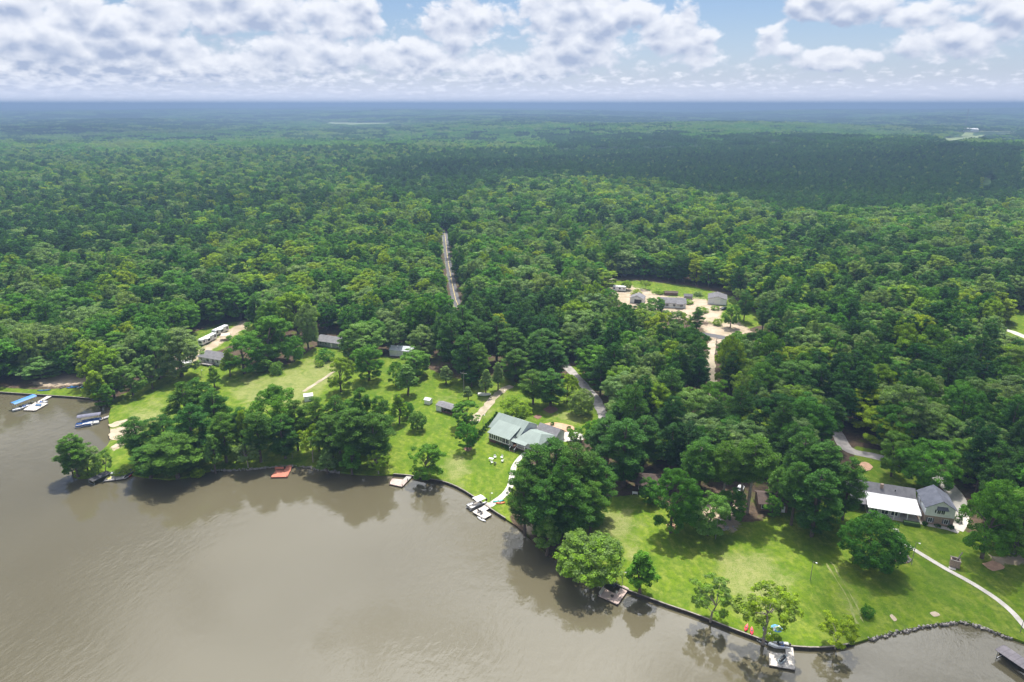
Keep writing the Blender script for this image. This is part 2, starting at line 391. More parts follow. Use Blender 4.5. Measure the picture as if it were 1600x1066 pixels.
k = ~((fx > -252) & (fx < 262) & (fy < 472) & (np.abs(fx) < fy * .86 + 22)) & ~inpoly(fx, fy, LAKE) & (dist_line(fx, fy, LAKE, True) > 4)
fx, fy = fx[k], fy[k]
pts += list(zip(gx.tolist(), gy.tolist())) + list(zip(fx.tolist(), fy.tolist()))
vo, eo, fo, ov, oe, of_ = delaunay_2d_cdt([Vector(p) for p in pts], edges, [], 0, 1e-4)
P2 = np.array([tuple(p) for p in vo]); tri = np.array([f for f in fo if len(f) == 3])
cen = P2[tri].mean(1); tri = tri[~inpoly(cen[:, 0], cen[:, 1], LAKE)]
zz = np.array([hill(x, y) for x, y in P2])
dsh = dist_line(P2[:, 0], P2[:, 1], SHORE)
near = np.hypot(P2[:, 0], P2[:, 1]) < 470
bump_ = np.array([.10 * noisy(x, y, 9, 4) + .05 * noisy(x, y, 3.5, 6) if n_ else 0 for (x, y), n_ in zip(P2, near)])
zz = zz - .06 + np.where(near, np.minimum(bump_, .03), 0) - .12 * np.clip(1 - dsh / 1.0, 0, 1)
me = bpy.data.meshes.new('ground')
me.from_pydata(np.column_stack([P2, zz]).tolist(), [], tri.tolist()); me.update()
# orientation up
bm = bmesh.new(); bm.from_mesh(me)
bmesh.ops.delete(bm, geom=[v for v in bm.verts if not v.link_faces], context='VERTS')
for f in bm.faces:
    if f.normal.z < 0: f.normal_flip()
be = [e for e in bm.edges if e.is_boundary and all(abs(v.co.x) < 2700 and v.co.y < 400 for v in e.verts)]
r = bmesh.ops.extrude_edge_only(bm, edges=be)
for v in [x for x in r['geom'] if isinstance(x, bmesh.types.BMVert)]: v.co.z = -1.6
bm.to_mesh(me); bm.free()
V = np.empty(len(me.vertices) * 3); me.vertices.foreach_get('co', V); V = V.reshape(-1, 3)
fr = V[:, 1] * CP - (V[:, 2] - H) * SP; ok = fr > 20
pu = np.where(ok, 800 + F * V[:, 0] / np.where(ok, fr, 1), -9e3); pv = np.where(ok, 533 - F * (V[:, 1] * SP + (V[:, 2] - H) * CP) / np.where(ok, fr, 1), -9e3)
def mask(polys, soft=5.0):
    out = np.zeros(len(V))
    for P in polys:
        s = np.where(inpoly(pu, pv, P), 1, -1) * dist_line(pu, pv, P, True)
        out = np.maximum(out, np.clip(.5 + s / (2 * soft), 0, 1))
    return out
for nm, ps, sf in (('lawn', LAWN_PX, 4), ('dry', DRY_PX, 20), ('dirt', DIRT_PX, 6)):
    a = me.attributes.new(nm, 'FLOAT', 'POINT'); a.data.foreach_set('value', mask(ps, sf).astype(np.float32))
gm = bpy.data.materials.new('ground'); gm.use_nodes = True; t = NT(gm.node_tree); b = t.n['Principled BSDF']
b.inputs['Roughness'].default_value = .95; b.inputs['Specular IOR Level'].default_value = .03
def attr(t, nm, typ='GEOMETRY'):
    n = t.new('ShaderNodeAttribute', attribute_name=nm, attribute_type=typ); return n
co = t.new('ShaderNodeNewGeometry').outputs['Position']
big = t.noise(co, .035, 4, .6); mid = t.noise(co, .16, 5, .65, .5); fine = t.noise(co, .9, 5, .7); vf = t.noise(co, 3.2, 3, .7)
stretch = t.noise(t.vm('MULTIPLY', co, (1.0, .35, 1)), .55, 4, .6)
lawn = t.mix(t.ss(mid, .36, .64), (.082, .150, .008), (.135, .195, .012))
lawn = t.mix(t.ss(stretch, .42, .66, 0, .75), lawn, (.20, .235, .040))
lawn = t.mix(t.ss(t.noise(co, .07, 3, .6), .5, .68, 0, .6), lawn, (.065, .125, .012))
lawn = t.mix(t.ss(fine, .38, .66, .0, .75), lawn, (.06, .11, .012))
lawn = t.mix(t.ss(vf, .56, .74, 0, .6), lawn, (.27, .26, .12))
mow = t.new('ShaderNodeTexWave', wave_type='BANDS', bands_direction='DIAGONAL'); t.put(mow.inputs['Vector'], co); mow.inputs['Scale'].default_value = .16; mow.inputs['Distortion'].default_value = 3.0; mow.inputs['Detail'].default_value = 2
lawn = t.mix(t.m('MULTIPLY', mow.outputs['Fac'], .22), lawn, (.05, .10, .008))
dryc = t.mix(t.ss(fine, .3, .7), (.27, .255, .125), (.175, .205, .055))
dm = t.m('ADD', t.m('ADD', attr(t, 'dry').outputs['Fac'], t.m('MULTIPLY', t.m('SUBTRACT', mid, .5), 2.0)), t.m('MULTIPLY', t.m('SUBTRACT', fine, .5), 1.3))
lawn = t.mix(t.m('MULTIPLY', t.ss(dm, .35, 1.0), t.ss(vf, .35, .6, .35, .9)), lawn, dryc)
dirtc = t.mix(t.ss(mid, .35, .65), (.43, .345, .265), (.30, .25, .17))
dirtc = t.mix(t.ss(vf, .5, .7, 0, .5), dirtc, (.26, .2, .15))
dd = t.m('ADD', t.m('ADD', attr(t, 'dirt').outputs['Fac'], t.m('MULTIPLY', t.m('SUBTRACT', fine, .5), 1.1)), t.m('MULTIPLY', t.m('SUBTRACT', mid, .5), 1.0))
lawn = t.mix(t.ss(dd, .42, .7), lawn, dirtc)
floor_ = t.mix(t.ss(fine, .35, .65), (.06, .045, .032), (.105, .075, .052))
floor_ = t.mix(t.ss(mid, .5, .68), floor_, (.075, .095, .02))
floor_ = t.mix(t.ss(dd, .5, .8), floor_, dirtc)
lm = t.m('ADD', attr(t, 'lawn').outputs['Fac'], t.m('MULTIPLY', t.m('SUBTRACT', fine, .5), .6))
c = t.mix(t.ss(lm, .4, .6), floor_, lawn)
far_ = t.mix(t.ss(t.noise(co, .0022, 5, .65), .4, .62), (.034, .075, .020), (.065, .12, .032))
far_ = t.mix(t.ss(t.noise(co, .02, 4, .7), .4, .65), far_, (.02, .045, .016))
dist = t.vm('LENGTH', co)
c = t.mix(t.ss(dist, 480, 700), c, far_)
t.put(b.inputs['Base Color'], c)
bn = t.new('ShaderNodeBump'); bn.inputs['Strength'].default_value = .6; bn.inputs['Distance'].default_value = .12
t.put(bn.inputs['Height'], t.m('ADD', fine, t.m('MULTIPLY', vf, .5))); t.l.new(bn.outputs[0], b.inputs['Normal'])
me.materials.append(gm)
structure(link(bpy.data.objects.new('ground', me)))

# ------------------------------------------------------------------ water
wm = bpy.data.materials.new('lake_water'); wm.use_nodes = True; t = NT(wm.node_tree); b = t.n['Principled BSDF']
co = t.new('ShaderNodeNewGeometry').outputs['Position']
b.inputs['IOR'].default_value = 1.46
silt = t.noise(co, .012, 3, .5)
t.put(b.inputs['Base Color'], t.mix(t.ss(silt, .35, .65), (.086, .076, .046), (.100, .089, .056)))
wind = t.ss(t.noise(t.vm('MULTIPLY', co, (1, .7, 1)), .018, 3, .55, .6), .40, .60)
t.put(b.inputs['Roughness'], t.m('MULTIPLY_ADD', wind, .05, .045))
rot = t.new('ShaderNodeVectorRotate', rotation_type='Z_AXIS'); t.put(rot.inputs['Vector'], co); rot.inputs['Angle'].default_value = R(25)
rip = t.noise(t.vm('MULTIPLY', rot.outputs[0], (1, .30, 1)), .85, 3, .6, .3)
rip2 = t.noise(co, .28, 3, .55)
hgt = t.m('ADD', rip, t.m('MULTIPLY', rip2, 1.2))
bn = t.new('ShaderNodeBump'); bn.inputs['Distance'].default_value = .10
t.put(bn.inputs['Strength'], t.m('MULTIPLY_ADD', wind, .40, .16)); t.put(bn.inputs['Height'], hgt); t.l.new(bn.outputs[0], b.inputs['Normal'])
structure(MB().add([(-2600, -1500, 0), (700, -1500, 0), (700, 330, 0), (-2600, 330, 0)], [(0, 1, 2, 3)]).build('lake_water', wm))

# ------------------------------------------------------------------ flat sheets: paths, drives, roads, beds
def smooth_line(pts, step=1.5):
    """Catmull-Rom through points"""
    P = [Vector(p) for p in pts]; out = []
    for i in range(len(P) - 1):
        p0, p1, p2, p3 = P[max(i - 1, 0)], P[i], P[i + 1], P[min(i + 2, len(P) - 1)]
        n = max(2, int((p2 - p1).length / step))
        for k in range(n):
            s = k / n
            out.append(.5 * ((2 * p1) + (p2 - p0) * s + (2 * p0 - 5 * p1 + 4 * p2 - p3) * s * s + (3 * p1 - p0 - 3 * p2 + p3) * s ** 3))
    return out + [P[-1]]
def ribbon(name, px, w, mat, z=.012, step=2.0, wob=.0, top=None):
    L = smooth_line([g(u, v) for u, v in px], step); vs = []; fs = []
    for i, p in enumerate(L):
        d = (L[min(i + 1, len(L) - 1)] - L[max(i - 1, 0)]); n = Vector((-d.y, d.x, 0)).normalized()
        ww = w if not isinstance(w, (tuple, list)) else w[0] + (w[1] - w[0]) * i / (len(L) - 1)
        for sgn in (-1, 1):
            q = p + n * sgn * (ww / 2 + wob * noisy(p.x, p.y, 2.5, 11 + sgn))
            vs.append((q.x, q.y, (hill(q.x, q.y) if top is None else top) + z))
    for i in range(len(L) - 1): fs.append((2 * i, 2 * i + 2, 2 * i + 3, 2 * i + 1))
    return structure(MB().add(vs, fs).build(name, mat))
def patch(name, px, mat, z=.008, wob=.35):
    L = smooth_line([g(u, v) for u, v in px] + [g(*px[0])], 1.0)[:-1]
    vs = [(p.x + wob * noisy(p.x, p.y, 1.7, 3), p.y + wob * noisy(p.x, p.y, 1.7, 9), LAND + z) for p in L]
    return structure(MB().add(vs, [tuple(range(len(vs)))]).build(name, mat))
ribbon('lake_path', [(822, 707), (812, 716), (803, 730), (800, 745), (797, 760), (788, 773), (775, 783), (765, 790)], (1.5, 2.2), CONC, .02)
ribbon('porch_path', [(812, 714), (824, 713), (835, 716)], 1.3, CONC, .024)
ribbon('garden_path', [(1399, 826), (1404, 838), (1415, 850), (1440, 866), (1480, 890), (1520, 912), (1560, 938), (1585, 960), (1602, 980), (1625, 1003)], 1.35, CONC, .02)
ribbon('house_walk', [(1432, 815), (1450, 820), (1480, 826), (1498, 832)], 1.6, CONC, .024)
ribbon('concrete_drive', [(1462, 742), (1475, 755), (1490, 770), (1500, 790), (1498, 812), (1490, 826)], 4.6, CONC, .016)
ribbon('gravel_drive', [(883, 570), (896, 584), (912, 602), (928, 620), (938, 638), (944, 656), (945, 672)], 4.0, GRAVEL, .016, wob=.5)
ribbon('service_lane', [(1300, 664), (1312, 684), (1322, 700), (1340, 708), (1362, 712), (1385, 718), (1410, 726), (1440, 732), (1466, 744)], 4.2, GRAVEL, .012, wob=.3)
ribbon('farm_road', [(718, 480), (712, 468), (704, 430), (699, 400), (695, 365), (692, 348)], 4.6, ASPH, .03, 8)
ribbon('road_verge', [(713, 482), (706, 455), (700, 425), (695, 398), (692, 368), (690, 352)], 1.8, pm('verge_grass', (.16, .17, .06), (.10, .13, .03), .5), .02, 8, wob=1.2)
ribbon('road_line', [(718, 480), (712, 468), (704, 430), (699, 400), (695, 365), (692, 348)], .3, pm('yellow_paint', (.55, .42, .12)), .038, 8)
ribbon('cross_road', [(1085, 520), (1105, 523), (1122, 526), (1140, 530), (1165, 536)], 5.5, ASPH, .02)
ribbon('sandy_track', [(1112, 532), (1113, 550), (1111, 575), (1113, 600), (1117, 626)], 3.6, TRACK, .014, wob=1.6)
ribbon('far_lane', [(1562, 514), (1580, 518), (1600, 526), (1640, 540)], 4.2, CONC, .02)
ribbon('field_track', [(474, 612), (490, 602), (505, 592), (522, 580)], 1.6, TRACK, .012, wob=.5)
ribbon('lawn_track', [(738, 662), (752, 645), (765, 628), (782, 612), (800, 603)], 3.2, TRACK, .012, wob=1.2)
RUT = pm('worn_grass', (.22, .225, .085), (.12, .165, .03), .5, .95)
ribbon('wheel_rut', [(1290, 880), (1310, 910), (1328, 945), (1340, 975)], .45, RUT, .01, wob=.7)
ribbon('wheel_rut', [(1298, 878), (1320, 912), (1338, 945), (1350, 975)], .35, RUT, .01, wob=.7)
patch('mulch_bed', [(842, 664), (862, 660), (880, 662), (898, 668), (890, 675), (868, 672)], PINKM, .02)
patch('front_court', [(826, 662), (850, 668), (875, 675), (905, 676), (912, 686), (880, 690), (850, 682), (835, 672)], CONC, .012)
patch('mulch_ring', [(833, 651), (840, 648), (847, 651), (840, 655)], MULCH, .014, .1)
patch('mulch_ring', [(848, 640), (860, 634), (872, 640), (860, 646)], MULCH, .014, .3)
patch('mulch_ring', [(724, 701), (731, 697), (738, 701), (731, 706)], MULCH, .014, .2)
patch('mulch_ring', [(1338, 726), (1352, 722), (1364, 730), (1352, 736)], PINKM, .014, .3)
patch('mulch_ring', [(1041, 820), (1048, 817), (1057, 821), (1050, 830)], PINKM, .014, .2)
patch('bare_patch', [(1452, 958), (1460, 955), (1469, 961), (1460, 965)], SAND, .014, .4)
patch('bare_patch', [(1390, 963), (1394, 960), (1402, 968), (1397, 971)], SAND, .014, .3)
patch('bare_patch', [(1535, 882), (1552, 876), (1570, 886), (1552, 893)], PINKM, .014, .4)
patch('bare_patch', [(170, 678), (190, 668), (212, 668), (200, 680), (178, 687)], SAND, .012, .8)
patch('bare_patch', [(168, 664), (185, 658), (200, 655), (190, 664), (174, 668)], SAND, .012, .8)
patch('bare_patch', [(172, 700), (184, 692), (190, 692), (182, 700)], SAND, .012, .5)
patch('house_terrace', [(1425, 790), (1440, 790), (1444, 812), (1436, 818), (1428, 808)], pm('terrace', (.38, .29, .23), (.28, .21, .17), 1), .012, .1)
def drape(name, px, mat, z=1.0):
    zz_ = 25.0; L = []
    for u, v in px:
        p = g(u, v)
        for _ in range(12):
            p = g(u, v, hill(p.x, p.y))
        L.append(p)
    c_ = sum(L, Vector()) / len(L); vs = [(p.x, p.y, p.z + z) for p in L] + [(c_.x, c_.y, c_.z + z)]
    n = len(L)
    return structure(MB().add(vs, [(i, (i + 1) % n, n) for i in range(n)]).build(name, mat))
FAR_FIELDS = [[(1448, 219), (1500, 215), (1510, 206), (1592, 206), (1588, 210), (1540, 212), (1528, 217), (1475, 222)], [(503, 194), (520, 191), (612, 191), (606, 194), (550, 196)]]
for P_, nm in zip(FAR_FIELDS, ('hay_field', 'hay_field')): drape(nm, P_, FIELD, 3.0)

# ------------------------------------------------------------------ seawalls
def wall_line(i0, i1): return [SHORE[i] for i in range(i0, i1 + 1)]
def sx(u): return min(range(len(SHORE_PX)), key=lambda i: abs(SHORE_PX[i][0] - u) + (0 if SHORE_PX[i][1] > 700 or u < 160 else 500))
def seawall(u0, u1, label, top=.78, cap=True):
    L = smooth_line([Vector((p[0], p[1], 0)) for p in wall_line(sx(u0), sx(u1))], 1.6)
    root = empty('timber_seawall', (L[0].x, L[0].y, 0), 0, label, 'seawall', 'seawalls along the lake shore')
    o = L[0]; m = MB(); mc = MB(); posts = []
    def off(i, d_):
        d = (L[min(i + 1, len(L) - 1)] - L[max(i - 1, 0)]).normalized(); return L[i] + Vector((d.y, -d.x, 0)) * d_ - o
    rings = [[(*off(i, .02).xy, -1.2), (*off(i, .16).xy, -1.2), (*off(i, .16).xy, top), (*off(i, .02).xy, top)] for i in range(len(L))]
    m.loft(rings); m.build('face_boards', TIMB, root)
    rings = [[(*off(i, -.12).xy, top), (*off(i, .22).xy, top), (*off(i, .22).xy, top + .06), (*off(i, -.12).xy, top + .06)] for i in range(len(L))]
    mc.loft(rings); mc.build('cap_board', CAPW, root)
    for i in range(0, len(L), 3):
        p = off(i, .26)
        MB().tube([(p.x, p.y, -1.2), (p.x, p.y, top + .02)], [.1, .1], 6).build('pile', TIMB, root)
seawall(615, 790, 'dark timber seawall below the mown lawn of the green-roofed house')
seawall(936, 1335, 'long dark timber seawall below the lawn between the pinkish dock and the pale dock')
seawall(0, 150, 'straight dark timber seawall behind the dock with the blue canopy')
def stone_wall(u0, u1, label, n_per=2.6, size=.32):
    L = smooth_line([Vector((p[0], p[1], 0)) for p in wall_line(sx(u0), sx(u1))], .5)
    root = empty('stone_seawall', (L[0].x, L[0].y, 0), 0, label, 'seawall', 'seawalls along the lake shore')
    m = MB(); o = L[0]
    for i, p in enumerate(L):
        d = (L[min(i + 1, len(L) - 1)] - L[max(i - 1, 0)]).normalized()
        for _ in range(2):
            q = p - o + Vector((d.y, -d.x, 0)) * random.uniform(-.25, .55); s = size * random.uniform(.5, 1.2)
            bmv = []
            for sx_ in (-1, 1):
                for sy_ in (-1, 1):
                    for sz_ in (-1, 1): bmv.append((q.x + s * sx_ * random.uniform(.5, .9), q.y + s * sy_ * random.uniform(.5, .9), random.uniform(.1, .55) + s * sz_ * random.uniform(.4, .7)))
            m.add(bmv, [(0, 1, 3, 2), (4, 6, 7, 5), (0, 4, 5, 1), (2, 3, 7, 6), (0, 2, 6, 4), (1, 5, 7, 3)])
    st = m.build('stones', STONE, root); st['kind'] = 'stuff'
stone_wall(1358, 1580, 'pale stone seawall curving along the small cove below the garden path')
stone_wall(330, 530, 'pale stone bank edging on either side of the red dock')

# ------------------------------------------------------------------ trees: shapes
def leaf_material(name, stops, transl=.3):
    m = bpy.data.materials.new(name); m.use_nodes = True; t = NT(m.node_tree); b = t.n['Principled BSDF']
    ti = attr(t, 'tint', 'INSTANCER').outputs['Fac']; lf = attr(t, 'leaf').outputs['Fac']
    f = t.m('ADD', ti, t.m('MULTIPLY', t.m('SUBTRACT', lf, .5), .16), clamp=True)
    c = t.ramp(f, stops)
    hs = t.new('ShaderNodeHueSaturation'); t.put(hs.inputs['Color'], c); t.put(hs.inputs['Value'], t.m('MULTIPLY_ADD', lf, .7, .62))
    oi = t.new('ShaderNodeObjectInfo'); t.put(hs.inputs['Hue'], t.m('MULTIPLY_ADD', oi.outputs['Random'], .022, .489))
    c = hs.outputs[0]
    t.put(b.inputs['Base Color'], c); b.inputs['Roughness'].default_value = .6; b.inputs['Specular IOR Level'].default_value = .10
    tr = t.new('ShaderNodeBsdfTranslucent'); t.put(tr.inputs[0], t.mix(1.0, c, (1.7, 1.7, .7, 1), 'MULTIPLY'))
    mx = t.new('ShaderNodeMixShader'); mx.inputs[0].default_value = transl
    t.l.new(b.outputs[0], mx.inputs[1]); t.l.new(tr.outputs[0], mx.inputs[2]); t.l.new(mx.outputs[0], t.n['Material Output'].inputs[0])
    return m
BROAD = leaf_material('broadleaf', [(0, (.034, .108, .011)), (.3, (.072, .195, .016)), (.55, (.115, .265, .019)), (.72, (.180, .265, .095)), (.86, (.185, .31, .014)), (1, (.25, .34, .014))], .3)
PINE = leaf_material('pine_needles', [(0, (.022, .078, .017)), (.4, (.060, .16, .021)), (1, (.135, .25, .024))], .3)

def leaves(cent, nrm, size, rs, aspect=1.0, fold=.25, up_axis=None):
    """one folded quad per leaf spray: cent (n,3), nrm (n,3), size (n,)"""
    n = len(cent)
    nrm = nrm / (np.linalg.norm(nrm, axis=1, keepdims=True) + 1e-9)
    a = rs.normal(size=(n, 3)) if up_axis is None else up_axis + rs.normal(size=(n, 3)) * .5
    a -= nrm * (a * nrm).sum(1, keepdims=True); a /= np.linalg.norm(a, axis=1, keepdims=True) + 1e-9
    b = np.cross(nrm, a); s = size[:, None]
    j = rs.uniform(.7, 1.3, (n, 4, 1))
    v = np.stack([cent + a * s * j[:, 0], cent + b * s * aspect * j[:, 1] + nrm * s * fold, cent - a * s * j[:, 2], cent - b * s * aspect * j[:, 3] + nrm * s * fold], 1)
    return v.reshape(-1, 3)
def leaf_mesh(name, verts, lf, mat, extra=None):
    """verts (4n,3) quads -> mesh with the per-leaf value; extra: MB of wood with its own material"""
    n = len(verts) // 4; ev, ef = (extra.v, extra.f) if extra else ([], [])
    me = bpy.data.meshes.new(name)
    allv = np.vstack([verts, np.array(ev).reshape(-1, 3)]) if ev else verts
    faces = (np.arange(4 * n).reshape(-1, 4)).tolist() + [tuple(i + 4 * n for i in f) for f in ef]
    me.from_pydata(allv.tolist(), [], faces)
    me.materials.append(mat)
    if ev:
        me.materials.append(BARK); mi = np.zeros(len(faces), np.int32); mi[n:] = 1; me.polygons.foreach_set('material_index', mi)
    a = me.attributes.new('leaf', 'FLOAT', 'FACE'); a.data.foreach_set('value', np.concatenate([lf, np.full(len(ef), .5)]).astype(np.float32))
    me.update(); return me
def unit(rs, n):
    d = rs.normal(size=(n, 3)); return d / np.linalg.norm(d, axis=1, keepdims=True)

def broad_crown(seed, Hh=16.0, W=11.0, cb=.22, nlobe=14, nleaf=5200, ls=.36, prof='round', puff=(.15, .25), sub=(.045, .085), nsub=9):
    """crown of lobes, each lobe a cluster of leaf clumps, each clump a shell of small leaf sprays"""
    rs = np.random.default_rng(seed); pc = []; prad = []
    cz = Hh * (cb + (1 - cb) * .48); rz = Hh * (1 - cb) * .52; rx = W / 2
    tries = 0
    while len(pc) < nlobe and tries < 4000:
        tries += 1
        d = unit(rs, 1)[0]
        if d[2] < -.6: continue
        k = rs.uniform(.5, .88); r_ = W * rs.uniform(*puff); sc_ = 1.0
        zf = (d[2] * k + 1) / 2
        if prof == 'cone': sc_ = max(.18, 1.15 * (1 - zf) + .12)
        elif prof == 'vase': sc_ = .55 + .6 * zf
        p = np.array([d[0] * (rx - r_ * .6) * k * sc_ * 1.15, d[1] * (rx - r_ * .6) * k * sc_ * 1.15, cz + d[2] * (rz - r_ * .5) * (k + .14)])
        if prof == 'cone': r_ *= .55 + .6 * sc_
        if pc and min(np.linalg.norm((p - q) * np.array([1, 1, .9])) for q in pc) < r_ * .62: continue
        pc.append(p); prad.append(r_)
    for z_, r_ in ((.62, .24), (.25, .24), (-.2, .24)) if prof != 'vase' else ((.2, .16),):
        pc.append(np.array([rs.normal() * .06 * W, rs.normal() * .06 * W, cz + z_ * rz])); prad.append(W * r_ * (.6 if prof == 'cone' and z_ > .5 else 1))
    for k in range(4 if prof == 'round' else 0):
        a_ = k * 1.57 + rs.uniform(0, 1); pc.append(np.array([math.cos(a_) * W * .24, math.sin(a_) * W * .24, cz - rz * .62])); prad.append(W * .15)
    lobes = np.array(pc); cen_ = np.array([0, 0, cz]); sp_, sr_, so_ = [], [], []
    for q, r_ in zip(lobes, prad):
        o = q - cen_; o = o / (np.linalg.norm(o) + 1e-6)
        dd = unit(rs, nsub * 3); dd = dd[(dd @ o > -.25) & (dd[:, 2] > -.75)][:nsub]
        sp_.append(q + dd * r_ * rs.uniform(.72, 1.0, (len(dd), 1)) * np.array([1, 1, .85])); sr_.append(W * rs.uniform(*sub, len(dd))); so_.append(dd)
    sp_ = np.vstack(sp_); sr_ = np.concatenate(sr_); so_ = np.vstack(so_)
    w = sr_ ** 2; w /= w.sum(); pi = rs.choice(len(sp_), nleaf, p=w)
    d = unit(rs, nleaf) + so_[pi] * .45 + np.array([0, 0, .3]); d /= np.linalg.norm(d, axis=1, keepdims=True)
    c = sp_[pi] + d * (sr_[pi] * rs.uniform(.55, 1.12, nleaf))[:, None] * np.array([1.1, 1.1, .75])
    nr = d * .8 + rs.normal(size=(nleaf, 3)) * .38 + np.array([0, 0, .2])
    lf = np.clip(.5 + rs.uniform(-.3, .3, len(sp_))[pi] + rs.normal(size=nleaf) * .13, 0, 1)
    return leaves(c, nr, ls * rs.uniform(.6, 1.25, nleaf), rs, .75), lf, lobes
def broad_trunk(seed, Hh, W, cb, pc, lean=0.0, th=.022):
    rs = np.random.default_rng(seed + 99); m = MB(); r0 = Hh * th
    top = Hh * (cb + (1 - cb) * .55); P = [(0, 0, -.3), (rs.normal() * .1, rs.normal() * .1, top * .35), (rs.normal() * .3, rs.normal() * .3, top * .7), (rs.normal() * .4, rs.normal() * .4, top)]
    m.tube(P, [r0 * 1.25, r0 * .9, r0 * .6, r0 * .25], 7)
    for q in pc[rs.permutation(len(pc))[:9]]:
        s = P[1] if q[2] < Hh * .5 else P[2]
        mid = [(s[i] + q[i]) / 2 + (0 if i < 2 else .3) for i in range(3)]
        m.tube([s, mid, tuple(q)], [r0 * .45, r0 * .28, r0 * .08], 5, False)
    return m
def pine_crown(seed, Hh=22.0, W=8.5, cb=.38, nleaf=5200, ls=.34, irr=.35):
    rs = np.random.default_rng(seed); pc = []; pr_ = []; br = []
    z = Hh * cb
    while z < Hh * .985:
        f = (z / Hh - cb) / (1 - cb)
        env = W / 2 * (min(1, .45 + 1.9 * f) if f < .3 else (1 - ((f - .3) / .72) ** 1.9) ** .75 if f < 1 else .05)
        nb = rs.integers(3, 6) if f < .85 else 2
        a0 = rs.uniform(0, 6.28)
        for k in range(nb):
            a = a0 + 6.28 * k / nb + rs.normal() * .35; L = max(.5, env * rs.uniform(1 - irr, 1.12))
            e = np.array([math.cos(a) * L, math.sin(a) * L, z + L * rs.uniform(.05, .3)])
            br.append(((0, 0, z), e)); pc.append(e * np.array([.86, .86, 1])); pr_.append(W * rs.uniform(.085, .14) * (1 - .3 * f))
            if L > W * .26: pc.append(e * np.array([.5, .5, 1]) + rs.normal(size=3) * .3); pr_.append(W * rs.uniform(.075, .12))
        z += Hh * (1 - cb) * rs.uniform(.045, .085)
    pc.append(np.array([0, 0, Hh * .975])); pr_.append(W * .09)
    pc = np.array(pc); pr_ = np.array(pr_); w = pr_ ** 2; w /= w.sum()
    pi = rs.choice(len(pc), nleaf, p=w); d = unit(rs, nleaf); d[:, 2] = d[:, 2] + .2
    c = pc[pi] + d * (pr_[pi] * rs.uniform(.45, 1.1, nleaf))[:, None] * np.array([1.15, 1.15, .72])
    out = c.copy(); out[:, 2] = 0; out /= np.linalg.norm(out, axis=1, keepdims=True) + 1e-6
    nr = d * .6 + rs.normal(size=(nleaf, 3)) * .55 + np.array([0, 0, .2])
    lf = np.clip(.46 + rs.uniform(-.24, .24, len(pc))[pi] + rs.normal(size=nleaf) * .17, 0, 1)
    v = leaves(c, nr, ls * rs.uniform(.6, 1.3, nleaf), rs, .5, .2)
    return v, lf, br
def pine_trunk(seed, Hh, br, th=.0135):
    rs = np.random.default_rng(seed + 5); m = MB(); r0 = Hh * th; dx, dy = rs.normal(size=2) * .25
    m.tube([(0, 0, -.3), (dx * .3, dy * .3, Hh * .3), (dx, dy, Hh * .62), (0, 0, Hh * .96)], [r0 * 1.2, r0, r0 * .7, r0 * .12], 7)
    for s, e in br[::2]:
        m.tube([s, tuple(e)], [r0 * .22, r0 * .06], 4, False)
    return m

KINDS = {}     # kind -> list of dict(h, w, crown mesh, trunk mesh, joined mesh for the woodland)
def add_kind(kind, seed, Hh, W, mat, maker, trunk, bark):
    v, lf, aux = maker(seed)
    tm = trunk(seed, aux)
    crown = leaf_mesh(kind + '_crown', v, lf, mat)
    trm = tm.mesh(kind + '_trunk'); trm.materials.append(bark)
    mm = np.abs(v[:, :2]); wid = np.percentile(mm, 98) * 2
    KINDS.setdefault(kind, []).append(dict(h=float(v[:, 2].max()), w=float(wid), crown=crown, trunk=trm, v=v, lf=lf, tm=tm, mat=mat))
for s in range(6):
    rs_ = np.random.default_rng(s); W_ = rs_.uniform(9.5, 12); cb_ = rs_.uniform(.04, .14)
    add_kind('broad', 10 + s, 16, W_, BROAD, lambda sd, W_=W_, cb_=cb_, s=s: broad_crown(sd, 16, W_, cb_, 14 + 2 * (s % 4), 24000, .165, 'round', puff=(.14, .24)), lambda sd, pc, W_=W_, cb_=cb_: broad_trunk(sd, 16, W_, cb_, pc), BARK)
for s in range(5):
    add_kind('pine', 30 + s, 22, 8.5, PINE, lambda sd, s=s: pine_crown(sd, 22, 8.0 + .5 * (s % 3), .14 + .05 * s, 24000, .175), lambda sd, br: pine_trunk(sd, 22, br), BARK)
for s in range(3):
    add_kind('gum', 50 + s, 10, 5, BROAD, lambda sd: broad_crown(sd, 10, 5.2, .08, 18, 13000, .13, 'cone', puff=(.14, .24), sub=(.05, .10)), lambda sd, pc: broad_trunk(sd, 10, 5, .08, pc), BARK)
for s in range(3):
    add_kind('round', 60 + s, 7, 7, BROAD, lambda sd: broad_crown(sd, 7, 7.4, .10, 30, 24000, .11, 'round', puff=(.15, .22), sub=(.04, .075), nsub=10), lambda sd, pc: broad_trunk(sd, 7, 7, .1, pc), BARK)
for s in range(2):
    add_kind('airy', 70 + s, 11, 8, BROAD, lambda sd: broad_crown(sd, 11, 8.6, .16, 22, 9000, .135, 'vase', puff=(.09, .16), sub=(.03, .06), nsub=7), lambda sd, pc: broad_trunk(sd, 11, 8, .16, pc, th=.016), PALEBARK)
for s in range(2):
    add_kind('shrub', 80 + s, 2, 2.4, BROAD, lambda sd: broad_crown(sd, 2, 2.6, -.05, 9, 2200, .085, 'round', puff=(.2, .3), sub=(.07, .12)), lambda sd, pc: broad_trunk(sd, 2, 2, .05, pc), BARK)
for s in range(2):
    add_kind('tallpine', 90 + s, 26, 9, PINE, lambda sd: pine_crown(sd, 26, 10.0, .5, 18000, .2, .25), lambda sd, br: pine_trunk(sd, 26, br, .012), PALEBARK)

